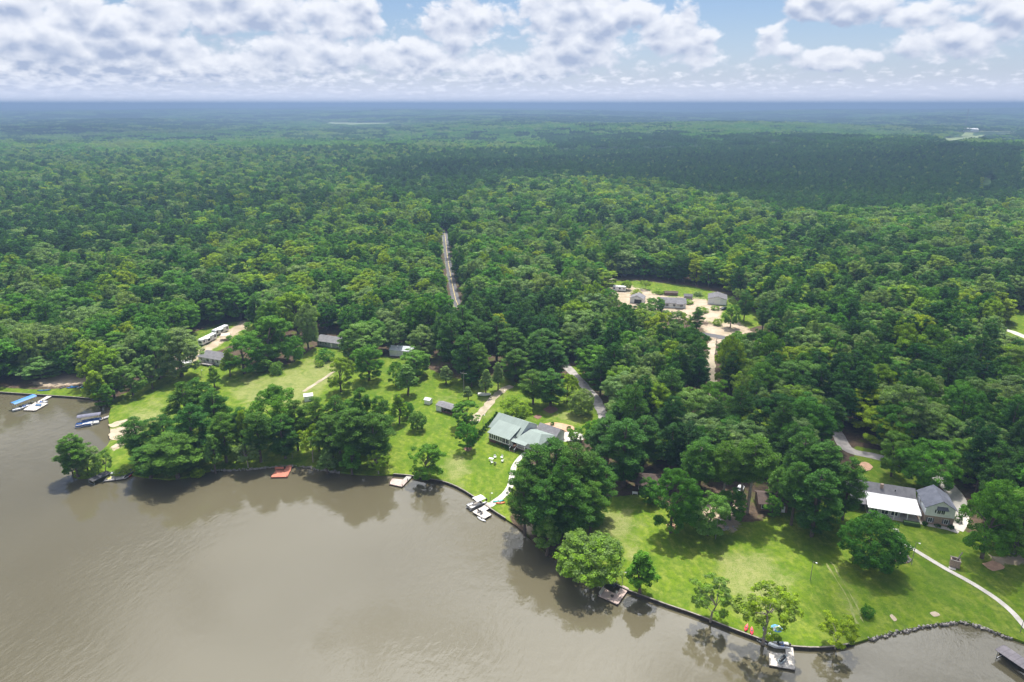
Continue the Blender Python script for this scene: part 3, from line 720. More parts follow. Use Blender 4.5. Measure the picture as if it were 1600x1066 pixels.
NAMES = {'broad': 'broadleaf_tree', 'pine': 'pine_tree', 'gum': 'young_tree', 'round': 'round_tree', 'airy': 'open_crowned_tree', 'shrub': 'shrub', 'tallpine': 'pine_tree'}
CATS = {'broad': 'tree', 'pine': 'pine tree', 'gum': 'tree', 'round': 'tree', 'airy': 'tree', 'shrub': 'shrub', 'tallpine': 'pine tree'}
TREES = []      # (x, y, crown radius) of every placed tree
def tree(kind, loc, h, w, tint, label, group=None, var=None, rz=None):
    L = KINDS[kind]; k = L[random.randrange(len(L)) if var is None else var % len(L)]
    root = empty(NAMES[kind], loc, random.uniform(0, 6.28) if rz is None else rz, label, CATS[kind], group)
    root.scale = (w / k['w'], w / k['w'], h / k['h'])
    for part in ('trunk', 'crown'):
        o = bpy.data.objects.new(part, k[part]); link(o, root)
        if part == 'crown': o['tint'] = float(tint)
    TREES.append((loc[0], loc[1], w / 2, h))
    return root
def place(kind, u, vb, vt, wpx, tint, label, group=None, hmax=27.0, var=None):
    """foot at picture row vb, top at row vt, width in picture pixels; height follows from standing on the ground"""
    p = g(u, vb)
    # height whose top projects to row vt, standing at p
    lo, hi_ = .3, 60.0
    for _ in range(40):
        mid = (lo + hi_) / 2
        if pr(p.x, p.y, LAND + mid)[1] > vt: lo = mid
        else: hi_ = mid
    h = lo
    wm_ = wpx * depth(p.x, p.y, h / 2) / F
    if h > hmax:
        h = hmax * random.uniform(.93, 1.0); q = g(u, vt, LAND + h * .97); p = Vector((q.x, q.y, LAND)); wm_ = wpx * depth(p.x, p.y, h / 2) / F
    # a crown seen from above reaches up the picture by its own radius: shrink to keep the top row
    dep = math.atan2(H - LAND, p.y); h2 = max(h - .42 * wm_ * math.tan(dep) * .8, h * .72)
    if 'pine' in kind: tint = min(1.0, tint * .85 + .22)
    tree(kind, (p.x, p.y, LAND - .08), h2, wm_, tint, label, group, var)

# ------------------------------------------------------------------ trees one can point to: kind, foot column, foot row, top row, width (picture pixels), tone, label
HAND = [
 ('pine', 122, 744, 671, 46, .62, 'pine over the water at the tip of the small spit'),
 ('broad', 138, 740, 692, 36, .66, 'low full broadleaf tree at the foot of the spit pine'),
 ('broad', 114, 743, 706, 28, .5, 'dark low tree hanging over the water at the spit tip'),
 ('airy', 166, 741, 697, 26, .62, 'thin scrubby tree beside the pine on the spit'),
 ('shrub', 150, 743, 727, 20, .8, 'bright green shrub on the spit behind the grey boat dock'),
 ('shrub', 190, 740, 731, 22, .85, 'low yellow-green shrub on the bank behind the grey boat dock'),
 ('pine', 222, 724, 642, 48, .35, 'dark rounded pine nearest the sandy beach of the west field'),
 ('pine', 236, 746, 686, 60, .35, 'broad pine at the water edge next to the cluttered grey dock'),
 ('pine', 278, 746, 664, 76, .55, 'broad bright-tipped pine overhanging the lake in the west clump'),
 ('pine', 252, 736, 676, 46, .4, 'pine between the two shore pines of the west clump'),
 ('pine', 297, 684, 588, 52, .25, 'tall dark pine at the back of the west clump by the field'),
 ('pine', 318, 672, 584, 42, .3, 'pine with the highest top in the west clump'),
 ('pine', 343, 690, 598, 52, .35, 'pine at the field side of the west clump, wide crown'),
 ('pine', 309, 722, 622, 58, .15, 'grey-green pine in the middle of the west clump'),
 ('pine', 354, 722, 636, 46, .5, 'pine above the pale stone bank in the west clump'),
 ('pine', 262, 712, 640, 44, .25, 'dark pine deep in the west clump'),
 ('gum', 337, 738, 673, 26, .6, 'slender pointed green tree at the water between the west pines'),
 ('gum', 386, 716, 636, 24, .88, 'slender yellow-green tree between the west pines and the big oak'),
 ('airy', 388, 730, 683, 38, .68, 'pale grey-green tree on the stone bank'),
 ('shrub', 310, 742, 728, 22, .9, 'yellow-green shrub at the water edge under the west pines'),
 ('gum', 156, 634, 574, 32, .88, 'bright young tree at the bank edge, nearest the turquoise boat'),
 ('gum', 178, 622, 566, 32, .80, 'bright pointed tree on the bank behind the small shaded jetty'),
 ('broad', 164, 634, 592, 32, .4, 'dark bushy tree overhanging the small shaded jetty'),
 ('broad', 208, 618, 562, 42, .60, 'full green tree at the top of the west lawn slope'),
 ('gum', 238, 608, 565, 24, .66, 'slim green tree at the top edge of the west lawn slope'),
 ('broad', 284, 588, 504, 60, .72, 'tall grey-green tree with bare trunk over the brownish shed'),
 ('broad', 248, 592, 500, 58, .62, 'large tree behind the brownish shed'),
 ('gum', 336, 606, 569, 20, .85, 'narrow bright tree alone on the lawn below the white cottage'),
 ('broad', 430, 692, 592, 76, .5, 'large round oak at the field edge above the red dock'),
 ('pine', 408, 722, 636, 46, .3, 'dark pine in front of the large round oak'),
 ('pine', 382, 700, 630, 40, .3, 'dark pine at the west flank of the large round oak'),
 ('pine', 446, 716, 640, 44, .35, 'pine just above the red dock'),
 ('pine', 466, 704, 618, 40, .4, 'pine at the east flank of the large round oak'),
 ('airy', 489, 722, 655, 32, .92, 'yellow-green tree standing apart above the bank east of the red dock'),
 ('pine', 499, 704, 613, 42, .45, 'pine hiding the small white shed'),
 ('pine', 531, 708, 610, 44, .35, 'second pine east of the small white shed'),
 ('pine', 568, 700, 598, 42, .3, 'tallest pine in the clump above the grey finger dock'),
 ('pine', 597, 696, 612, 38, .45, 'pine at the lawn edge of the middle clump'),
 ('pine', 520, 724, 640, 52, .35, 'broad pine in the front row of the middle clump, west end'),
 ('pine', 553, 728, 628, 60, .3, 'broad dark pine in the centre front of the middle clump'),
 ('pine', 588, 726, 634, 56, .3, 'broad dark pine at the east end of the middle clump'),
 ('broad', 545, 690, 620, 44, .35, 'dark broadleaf tree inside the middle clump'),
 ('gum', 624, 662, 611, 24, .88, 'narrow yellow-green tree at the lawn edge beside the middle clump'),
 ('gum', 512, 739, 697, 26, .66, 'small pale tree on the bank, first of three by the water'),
 ('gum', 550, 740, 688, 30, .5, 'small green tree on the bank, second of three by the water'),
 ('airy', 592, 740, 694, 34, .85, 'small yellow-green tree on the bank, third of three by the water'),
 ('round', 637, 652, 625, 20, .55, 'small round lawn tree half hidden beside the middle clump'),
 ('round', 653, 671, 638, 27, .6, 'neat round tree alone on the bright lawn with its shadow below it'),
 ('broad', 667, 749, 686, 52, .42, 'spreading tree at the seawall beside the grey finger dock'),
 ('broad', 729, 668, 621, 40, .55, 'green tree hiding the end of the long shed'),
 ('broad', 730, 703, 655, 33, .4, 'tree standing in a mulch ring on the lawn left of the green-roofed house'),
 ('gum', 731, 626, 602, 15, .7, 'small grey-green tree beside the utility pole'),
 ('broad', 533, 612, 550, 40, .84, 'weeping yellow-green tree at the end of the field track'),
 ('broad', 577, 594, 533, 46, .4, 'dark green tree right behind the weeping yellow-green tree'),
 ('broad', 566, 562, 497, 60, .60, 'broad olive tree beside the dark-roofed cottage'),
 ('shrub', 509, 562, 541, 30, .3, 'dark rounded bush in front of the dark-roofed cottage'),
 ('shrub', 499, 572, 560, 14, .85, 'yellow-green bush on the field below the dark-roofed cottage'),
 ('broad', 619, 548, 496, 36, .66, 'olive tree behind the half-hidden metal roof'),
 ('broad', 660, 562, 504, 38, .72, 'pale spreading tree in the yard behind the conical shrub'),
 ('gum', 637, 617, 565, 32, .62, 'pointed green tree on the lawn above the small white shed box'),
 ('broad', 619, 602, 562, 28, .5, 'small tree leaning on the pointed lawn tree'),
 ('broad', 650, 588, 537, 50, .55, 'low broad tree in the yard in front of the metal roof'),
 ('gum', 697, 600, 569, 21, .7, 'conical grey-green shrub-like tree on the lawn near the utility pole'),
 ('round', 460, 566, 520, 31, .55, 'round bushy tree at the upper field edge'),
 ('gum', 360, 588, 543, 21, .85, 'bright pointed tree at the corner of the white cottage'),
 ('broad', 382, 584, 514, 56, .42, 'large dark tree beside the white cottage'),
 ('broad', 424, 566, 484, 66, .45, 'big full tree between the white cottage and the field'),
 ('broad', 458, 552, 446, 58, .88, 'tall tree with yellow-green top between the two cottages'),
 ('broad', 482, 545, 470, 40, .72, 'tall grey-green tree just left of the dark-roofed cottage'),
 ('shrub', 434, 583, 562, 22, .6, 'round bush at the upper edge of the field'),
 ('broad', 411, 580, 553, 26, .5, 'low tree at the upper edge of the field'),
 ('pine', 704, 582, 487, 46, .2, 'dark pine at the west end of the dense grove above the lawn'),
 ('pine', 722, 566, 474, 48, .2, 'tall dark pine at the back of the dense grove above the lawn'),
 ('pine', 748, 572, 492, 46, .25, 'dark pine in the heart of the dense grove above the lawn'),
 ('pine', 776, 566, 488, 46, .15, 'very dark pine beside the fence gap in the dense grove'),
 ('pine', 732, 594, 512, 44, .2, 'dark pine at the lawn front of the dense grove'),
 ('pine', 750, 600, 532, 32, .7, 'brighter pine at the lawn front of the dense grove'),
 ('pine', 800, 582, 506, 46, .3, 'dark pine east of the fence gap'),
 ('pine', 806, 596, 540, 42, .4, 'low broad pine near the end of the lawn track'),
 ('pine', 846, 578, 507, 56, .3, 'broad dark pine behind the mulch beds'),
 ('pine', 866, 588, 534, 36, .15, 'grey-green pine beside the gravel drive'),
 ('pine', 833, 632, 571, 40, .5, 'pine with a clear trunk in the mulch bed, first of a pair'),
 ('pine', 860, 634, 570, 44, .4, 'pine with a clear trunk in the mulch bed, second of a pair'),
 ('gum', 760, 618, 574, 20, .75, 'young pointed tree over the white boat on the lawn'),
 ('gum', 778, 610, 563, 19, .68, 'pale young tree at the far end of the lawn track'),
 ('pine', 737, 604, 575, 26, .15, 'low dark evergreen beside the utility pole'),
 ('broad', 806, 660, 616, 44, .88, 'yellow-green tree touching the back of the green roof'),
 ('round', 908, 647, 604, 38, .76, 'pale orchard-like tree inside the curve of the gravel drive'),
 ('broad', 886, 628, 578, 28, .92, 'yellow-green tree behind the mulch bed pair of pines'),
 ('shrub', 889, 672, 664, 8, .1, 'small clipped bush in the orange mulch bed'),
 ('shrub', 863, 664, 658, 7, .1, 'tiny dark bush at the rim of the orange mulch bed'),
 ('shrub', 872, 682, 668, 18, .62, 'low spreading bush at the front court'),
 ('broad', 900, 690, 664, 26, .55, 'small tree at the end of the front court'),
 ('pine', 838, 834, 686, 66, .25, 'dark pine at the west edge of the great pine clump by the path'),
 ('pine', 868, 828, 676, 70, .2, 'tallest dark pine of the great clump beside the green-roofed house'),
 ('pine', 902, 822, 682, 68, .25, 'dark pine at the back of the great clump'),
 ('pine', 930, 806, 702, 58, .35, 'pine at the east edge of the great clump over the lawn'),
 ('pine', 820, 836, 722, 50, .25, 'low dark pine at the water end of the great clump'),
 ('pine', 852, 852, 736, 62, .2, 'dark pine at the shore in the great clump'),
 ('pine', 890, 852, 732, 66, .3, 'broad pine in the front row of the great clump'),
 ('pine', 922, 834, 742, 48, .55, 'lighter green pine at the lawn corner of the great clump'),
 ('pine', 876, 842, 702, 52, .22, 'pine in the middle of the great clump'),
 ('gum', 854, 866, 797, 40, .62, 'young leafy tree at the waterline before the great pine clump'),
 ('round', 920, 904, 817, 98, .80, 'wide round yellow-green tree overhanging the lake by the pinkish dock'),
 ('gum', 1000, 926, 852, 44, .48, 'upright green tree on the lawn edge beside the pinkish dock'),
 ('airy', 1110, 970, 886, 62, .80, 'leafy yellow-green tree at the timber seawall'),
 ('airy', 1192, 1004, 890, 90, .84, 'open thin-crowned tree by the seawall above the kayaks'),
 ('airy', 1305, 1012, 949, 54, .95, 'small pale yellow-green tree at the seawall bend'),
 ('shrub', 1355, 962, 941, 20, .25, 'single dark round bush on the right lawn'),
 ('pine', 974, 760, 640, 78, .12, 'great dark pine beside the shaded house with white windows'),
 ('pine', 948, 728, 640, 56, .15, 'dark pine behind the great pine clump near the drive'),
 ('pine', 1004, 730, 640, 54, .15, 'dark pine behind the shaded house with white windows'),
 ('broad', 930, 712, 648, 40, .4, 'dark broadleaf tree at the end of the gravel drive'),
 ('broad', 1048, 832, 721, 72, .22, 'large dark tree with short trunk at the top of the right lawn'),
 ('broad', 1014, 784, 742, 30, .3, 'small dark tree before the end of the shaded house'),
 ('broad', 1074, 806, 748, 42, .35, 'dark tree behind the light green lawn tree'),
 ('broad', 1140, 812, 756, 40, .4, 'low tree beside the rockery'),
 ('broad', 1206, 806, 768, 26, .45, 'small tree at the corner of the brown-roofed house'),
 ('broad', 1106, 836, 756, 64, .60, 'lighter green tree next to the large dark lawn tree'),
 ('tallpine', 1086, 800, 678, 52, .4, 'tall pine with bare trunk behind the light green lawn tree'),
 ('tallpine', 1126, 806, 678, 50, .5, 'tall bare-trunked pine between the two lawn houses'),
 ('tallpine', 1184, 824, 672, 66, .5, 'tall pine with long pale bare trunk standing on the lawn'),
 ('tallpine', 1156, 796, 688, 50, .4, 'bare-trunked pine just behind the long pale trunk'),
 ('broad', 1216, 792, 720, 40, .6, 'small green tree beside the brown-roofed house'),
 ('pine', 1262, 812, 668, 58, .2, 'dark pine at the left of the clump beside the white roof'),
 ('pine', 1296, 836, 680, 72, .2, 'big dark pine in the clump beside the white roof'),
 ('pine', 1268, 838, 720, 62, .2, 'broad dark pine at the lawn front of the clump beside the white roof'),
 ('pine', 1316, 812, 704, 52, .3, 'pine at the corner of the grey shingle roof'),
 ('pine', 1236, 820, 712, 44, .3, 'pine at the shaded lawn edge right of the brown-roofed house'),
 ('round', 1357, 884, 790, 88, .2, 'large dark round tree in front of the white-roofed porch'),
 ('broad', 1534, 872, 738, 70, .45, 'tall dark tree right of the two-storey house'),
 ('broad', 1582, 864, 752, 76, .55, 'green tree at the right of the garden behind the path'),
 ('broad', 1552, 842, 740, 60, .5, 'tree between the dark tree and the garden corner'),
 ('broad', 1392, 744, 664, 48, .58, 'slender-trunked tree on the grass behind the grey roof'),
 ('broad', 1446, 764, 676, 84, .48, 'wide tree shading the grass behind the two houses'),
 ('broad', 1414, 728, 690, 36, .5, 'small tree at the bend of the service lane'),
 ('shrub', 1496, 815, 800, 12, .1, 'dark clipped bush at the corner of the two-storey house'),
 ('broad', 1024, 486, 462, 26, .4, 'green tree at the corner of the blue-grey roofed house in the clearing'),
 ('gum', 1003, 486, 472, 12, .8, 'small bright bush-like tree before the garage in the clearing'),
 ('round', 978, 453, 437, 16, .95, 'yellow-green round tree behind the garage in the clearing'),
 ('shrub', 995, 461, 450, 18, .95, 'yellow-green bush right behind the garage in the clearing'),
 ('pine', 1088, 518, 477, 20, .5, 'thin pine at the end of the sandy clearing'),
 ('broad', 1141, 512, 472, 24, .5, 'slim tree right of the workshop in the clearing'),
 ('pine', 1162, 502, 452, 22, .4, 'tall thin pine on the grass right of the workshop'),
 ('airy', 1150, 498, 446, 24, .72, 'grey-green tree behind the workshop corner'),
 ('shrub', 1122, 508, 496, 16, .9, 'yellow-green bush by the asphalt crossing'),
 ('shrub', 1098, 488, 478, 18, .88, 'bright bush row end beside the workshop path'),
 ('shrub', 1075, 474, 466, 18, .9, 'bright bush beside the small grey shed'),
 ('shrub', 1118, 484, 476, 14, .85, 'bright bush in front of the workshop'),
 ('broad', 1008, 500, 470, 26, .6, 'rounded tree at the lower edge of the clearing below the garage'),
 ('broad', 1056, 512, 482, 26, .72, 'pale tree at the lower edge of the clearing below the white house'),
 ('airy', 1072, 516, 488, 20, .85, 'thin yellow-green tree at the lower edge of the clearing'),
 ('broad', 952, 474, 448, 24, .5, 'dark tree screening the caravan in the clearing'),
 ('shrub', 1040, 490, 483, 14, .6, 'first garden bush in the sandy yard below the white house'),
 ('shrub', 1062, 492, 485, 12, .8, 'second garden bush in the sandy yard below the white house'),
 ('shrub', 1030, 458, 450, 22, .88, 'bright bush on the far grass of the clearing'),
 ('shrub', 1090, 462, 454, 16, .7, 'green bush on the far grass beside the workshop'),
 ('airy', 1008, 452, 436, 16, .9, 'thin tree on the far grass of the clearing'),
]
for row in HAND: place(*row)
for u, vb, vt, w, tn in ((270, 756, 735, 26, .85),): pass
# clipped conifer hedge beside the green-roofed house
for i in range(13):
    s = i / 12; u = 736 + (776 - 736) * s; v = 698 + (652 - 698) * s
    p = g(u, v); tree('gum', (p.x, p.y, LAND - .05), random.uniform(2.0, 2.8), 1.25, .05, 'small dark conifer, %s from the lake in the clipped row beside the green-roofed house' % ('nearest' if i == 0 else ('', 'second', 'third', 'fourth', 'fifth', 'sixth', 'seventh', 'eighth', 'ninth', 'tenth', 'eleventh', 'twelfth', 'thirteenth')[i]), 'conifers in the clipped row')
# foundation shrubs
for i, (u, v, w, h) in enumerate([(779, 694, 1.7, 1.2), (785, 697, 1.8, 1.3), (791, 700, 1.8, 1.3), (797, 702.5, 1.7, 1.2), (803, 705, 1.5, 1.1)]):
    p = g(u, v); tree('shrub', (p.x, p.y, LAND - .05), h, w, .05, 'dark clipped shrub under the sunroom windows, %s from the left' % ('first', 'second', 'third', 'fourth', 'last')[i], 'clipped shrubs under the sunroom')

# ------------------------------------------------------------------ woodland placement
CLEAR = [P for P in LAWN_PX] + FAR_FIELDS + [
    [(1105, 518), (1120, 518), (1119, 560), (1121, 622), (1110, 626), (1105, 580)],            # sandy track
    [(1100, 508), (1140, 512), (1138, 530), (1100, 528)],
    [(690, 346), (695, 346), (701, 385), (706, 415), (712, 440), (721, 476), (707, 476), (699, 440), (693, 400)],  # farm road
    [(492, 518), (540, 518), (538, 552), (490, 552)], [(306, 510), (400, 498), (398, 516), (352, 548), (356, 580), (300, 580), (256, 580), (258, 560)],
    [(755, 640), (835, 640), (865, 690), (860, 720), (760, 700)],
    [(1295, 655), (1320, 680), (1345, 704), (1400, 712), (1470, 735), (1500, 770), (1500, 830), (1340, 830), (1335, 745), (1318, 715), (1305, 690)],
    [(938, 436), (1000, 434), (1128, 455), (1140, 485), (1120, 500), (1060, 488), (1000, 478), (945, 458)],
    [(1180, 745), (1225, 745), (1225, 800), (1180, 800)], [(990, 745), (1040, 745), (1040, 775), (990, 775)],
    [(1574, 488), (1600, 490), (1600, 532), (1580, 524), (1562, 514)], [(20, 597), (150, 600), (150, 622), (0, 622)], [(880, 568), (900, 568), (952, 655), (940, 668), (900, 610)],
    [(606, 536), (640, 536), (640, 556), (606, 556)], [(1530, 289), (1544, 279), (1552, 281), (1540, 291)],
]
PINEZ = [([(840, 215), (1000, 208), (1600, 226), (1600, 320), (1250, 338), (1080, 300), (900, 262)], .97), ([(560, 262), (700, 240), (960, 225), (960, 285), (800, 284), (690, 325), (600, 310)], .92),
         ([(0, 300), (300, 300), (520, 300), (480, 380), (0, 410)], .62), ([(690, 470), (870, 470), (880, 590), (690, 590)], .85), ([(930, 640), (1060, 640), (1060, 750), (930, 750)], .7),
         ([(0, 175), (240, 185), (240, 205), (0, 215)], .8), ([(780, 180), (1330, 178), (1330, 192), (780, 194)], .8)]
AF = np.array([[x, y] for x, y in [tuple(p) for p in SHORE]])
def vnoise(x, y, s, seed): return np.array([noisy(a, b_, s, seed) for a, b_ in zip(x, y)])
def candidates(r0, r1, sp, amax=46):
    n = int(r1 / sp) + 2
    X_, Y_ = np.meshgrid(np.arange(-n, n + 1), np.arange(0, n + 1)); X_ = X_.ravel() * sp + (Y_.ravel() % 2) * sp * .5; Y_ = Y_.ravel() * sp * .9
    X_ = X_ + rng.uniform(-.42, .42, X_.size) * sp; Y_ = Y_ + rng.uniform(-.42, .42, Y_.size) * sp
    r_ = np.hypot(X_, Y_); k = (r_ >= r0) & (r_ < r1) & (np.abs(np.arctan2(X_, Y_)) < R(amax)) & (Y_ > 90)
    return X_[k], Y_[k]
def project(x, y, z):
    f = y * CP - (z - H) * SP; return 800 + F * x / f, 533 - F * (y * SP + (z - H) * CP) / f, f
W_ = dict(x=[], y=[], z=[], idx=[], sw=[], sh=[], tint=[], kind=[])
def woods(r0, r1, sp, lod):
    x, y = candidates(r0, r1, sp)
    k = ~inpoly(x, y, LAKE) & (dist_line(x, y, LAKE, True) > 2); x, y = x[k], y[k]
    z = np.array([hill(a, b_) for a, b_ in zip(x, y)]) - .1
    u, v, f = project(x, y, z + 10)
    pp = .10 + .30 * np.clip(vnoise(x, y, 260, 21) * 2.2, 0, 1) + .15 * (np.hypot(x, y) > 900)
    for P, q in PINEZ:
        ins = inpoly(u, v, P); pp = np.where(ins, q, pp)
    pine = rng.uniform(size=x.size) < pp
    h = np.where(pine, rng.normal(19, 2.2, x.size), rng.normal(16.5, 3.0, x.size)); h = np.clip(h, 9, 26)
    plant = inpoly(u, v, PINEZ[0][0]); h = np.where(plant, rng.normal(14, .8, x.size), h)
    w = np.where(pine, rng.normal(8.2, 1.0, x.size), rng.normal(13.2, 2.9, x.size)); w = np.clip(w, 6, 19)
    w = np.where(plant, 6.2, w)
    bad = np.zeros(x.size, bool)
    for P in CLEAR:
        for (dz, dx) in ((.15, 0), (.55, -.42), (.55, .42), (.92, 0), (.75, -.3), (.75, .3)):
            uu, vv, ff = project(x + dx * w, y, z + h * dz); bad |= inpoly(uu, vv, P)
        uu, vv, ff = project(x, y, z); bad |= inpoly(uu, vv, P)
    if r0 < 400:
        hx = np.array([q[0] for q in TREES]); hy = np.array([q[1] for q in TREES]); hr = np.array([q[2] for q in TREES])
        d = np.hypot(x[:, None] - hx, y[:, None] - hy) - hr * .75; bad |= (d < w[:, None] * .38).any(1)
        # stretches the picture keeps open: shore lawns have only the trees placed one by one
        uu, vv, ff = project(x, y, z)
        for P in ([(790, 700), (960, 700), (960, 900), (790, 900)], [(190, 600), (640, 600), (640, 760), (190, 760)], [(1030, 770), (1340, 770), (1340, 900), (1030, 900)], [(90, 640), (200, 640), (200, 760), (90, 760)]):
            bad |= inpoly(uu, vv, P)
    k = ~bad; x, y, z, h, w, pine, u, v = (a[k] for a in (x, y, z, h, w, pine, u, v))
    tn = .47 + .32 * vnoise(x, y, 120, 31) + rng.normal(0, .25, x.size)
    pal = rng.uniform(size=x.size); tn = np.where(pal < .24, .72 + rng.normal(0, .03, x.size), np.where(pal > .92, .86 + rng.normal(0, .05, x.size), tn))
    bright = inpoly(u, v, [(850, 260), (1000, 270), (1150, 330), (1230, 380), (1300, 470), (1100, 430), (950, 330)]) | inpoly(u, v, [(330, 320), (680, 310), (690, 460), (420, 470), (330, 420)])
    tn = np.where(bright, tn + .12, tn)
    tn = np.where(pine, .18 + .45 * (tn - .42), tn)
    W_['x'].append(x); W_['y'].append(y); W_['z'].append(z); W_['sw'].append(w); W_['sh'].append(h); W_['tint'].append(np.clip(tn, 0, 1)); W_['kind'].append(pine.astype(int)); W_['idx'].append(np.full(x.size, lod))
woods(95, 620, 8.3, 0)
woods(620, 1750, 8.6, 1)
for k_ in W_: W_[k_] = np.concatenate(W_[k_])

# the largest of them in the picture become trees of their own
u_, v_, f_ = project(W_['x'], W_['y'], W_['z'] + W_['sh'] * .7)
inview = (u_ > 5) & (u_ < 1595) & (v_ > 0) & (v_ < 1060)
order = np.argsort(-np.where(inview, W_['sw'] / f_, 0))
N_IND = 300 - len(HAND)
ind = order[:N_IND]
def zone(u, v):
    if u < 290: return 'behind the blue-canopied dock'
    if u < 480: return 'behind the white cottage'
    if u < 690: return 'behind the dark-roofed cottage'
    if u < 900: return 'below the farm road'
    if u < 1105: return 'left of the sandy track'
    if u < 1330: return 'right of the sandy track'
    if u < 1490: return 'behind the white-roofed house'
    return 'right of the two-storey house'
ORD = ['', 'first', 'second', 'third', 'fourth', 'fifth', 'sixth', 'seventh', 'eighth', 'ninth', 'tenth', 'eleventh', 'twelfth', 'thirteenth', 'fourteenth', 'fifteenth', 'sixteenth']
bylab = {}
for i in ind:
    pine_ = W_['kind'][i] == 1; tn = W_['tint'][i]
    tone = ('dark green' if tn < .3 else 'mid-green' if tn < .6 else 'grey-green' if tn < .8 else 'yellow-green') if not pine_ else ('dark' if tn < .2 else 'green')
    big_ = 'large ' if W_['sw'][i] > 15 else 'small ' if W_['sw'][i] < 11 and not pine_ else ''
    depth_ = 'edging the wood' if v_[i] > 620 else 'in the wood' if v_[i] > 530 else 'deep in wood'
    bylab.setdefault(f"{big_}{tone} {'pine' if pine_ else 'broadleaf'} {depth_} {zone(u_[i], v_[i])}", []).append(i)
for lab, ii in bylab.items():
    for n_, i in enumerate(sorted(ii, key=lambda j: u_[j]), 1):
        full_ = lab if len(ii) == 1 else f"{lab}, {ORD[n_] if n_ < len(ORD) else str(n_) + 'th'} from left"
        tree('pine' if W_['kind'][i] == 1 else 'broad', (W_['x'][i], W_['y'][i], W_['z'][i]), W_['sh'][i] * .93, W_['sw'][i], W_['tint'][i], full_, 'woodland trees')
rest = np.ones(len(W_['x']), bool); rest[ind] = False

# instanced shapes for the rest of the wood: full, light and far patches of canopy
PROTO = bpy.data.collections.new('woodland_shapes'); protos = []
def proto(me):
    o = bpy.data.objects.new(f'woodland_shape_{len(protos):02d}', me); PROTO.objects.link(o); protos.append(o); return len(protos) - 1
IDX = {(0, 0): [], (0, 1): [], (1, 0): [], (1, 1): []}; DIM = []
for kn, pk in (('broad', 0), ('pine', 1)):
    for d in KINDS[kn]:
        nq = len(d['lf']); sel = np.arange(0, nq, 2) if nq < 16000 else np.arange(0, nq, 5 if False else 2); qv = d['v'].reshape(-1, 4, 3)[sel]; qc = qv.mean(1, keepdims=True)
        IDX[(0, pk)].append(proto(leaf_mesh('woodland_shape', (qc + (qv - qc) * 1.42).reshape(-1, 3), d['lf'][sel], d['mat'], d['tm']))); DIM.append((d['h'], d['w']))
    for s in range(4):
        if pk == 0: v, lf, aux = broad_crown(200 + s, 16, 11, .1, 14, 2200, .46, puff=(.15, .25), nsub=6, sub=(.06, .10))
        else: v, lf, aux = pine_crown(220 + s, 22, 8.5, .34, 1300, .62)
        IDX[(1, pk)].append(proto(leaf_mesh('woodland_shape', v, lf, BROAD if pk == 0 else PINE))); DIM.append((v[:, 2].max(), np.percentile(np.abs(v[:, :2]), 98) * 2))
def canopy_patch(seed, pine, S=56.0):
    rs = np.random.default_rng(seed); cs, ns, sz, lf = [], [], [], []
    sp = 6.4 if pine else 7.6; n = int(S / sp)
    for i in range(n):
        for j in range(n):
            x = (i + .5 + rs.uniform(-.4, .4)) * sp - S / 2; y = (j + .5 + rs.uniform(-.4, .4)) * sp - S / 2
            hh = rs.normal(17, 1.6) if pine else rs.normal(16, 2.6); ww = rs.normal(6.4, .8) if pine else rs.normal(9.8, 2)
            m = 46; d = unit(rs, m); d[:, 2] = np.abs(d[:, 2]) * 1.0 - .25
            asp = .62 if not pine else .85
            c = np.array([x, y, hh - ww * asp * .75]) + d * np.array([ww / 2, ww / 2, ww * asp * .75]) * rs.uniform(.75, 1.1, (m, 1))
            cs.append(c); ns.append(d + rs.normal(size=(m, 3)) * .4 + np.array([0, 0, .2])); sz.append(rs.uniform(.75, 1.45, m) * (1.0 if not pine else .8)); lf.append(np.clip(rs.uniform(.28, .72) + rs.normal(size=m) * .10, 0, 1))
    v = leaves(np.vstack(cs), np.vstack(ns), np.concatenate(sz), rs, .8)
    return leaf_mesh('woodland_shape', v, np.concatenate(lf), PINE if pine else BROAD)
PATCH = {0: [proto(canopy_patch(300 + s, False)) for s in range(4)], 1: [proto(canopy_patch(320 + s, True)) for s in range(3)]}
X_, Y_, Z_, I_, S_, T_, RZ = [], [], [], [], [], [], []
for lod in (0, 1):
    for pk in (0, 1):
        k = rest & (W_['idx'] == lod) & (W_['kind'] == pk); n = int(k.sum())
        ii = rng.choice(IDX[(lod, pk)], n); dm = np.array(DIM)[ii]
        X_.append(W_['x'][k]); Y_.append(W_['y'][k]); Z_.append(W_['z'][k]); I_.append(ii)
        S_.append(np.column_stack([W_['sw'][k] / dm[:, 1], W_['sw'][k] / dm[:, 1], W_['sh'][k] / dm[:, 0]])); T_.append(W_['tint'][k]); RZ.append(rng.uniform(0, 6.28, n))
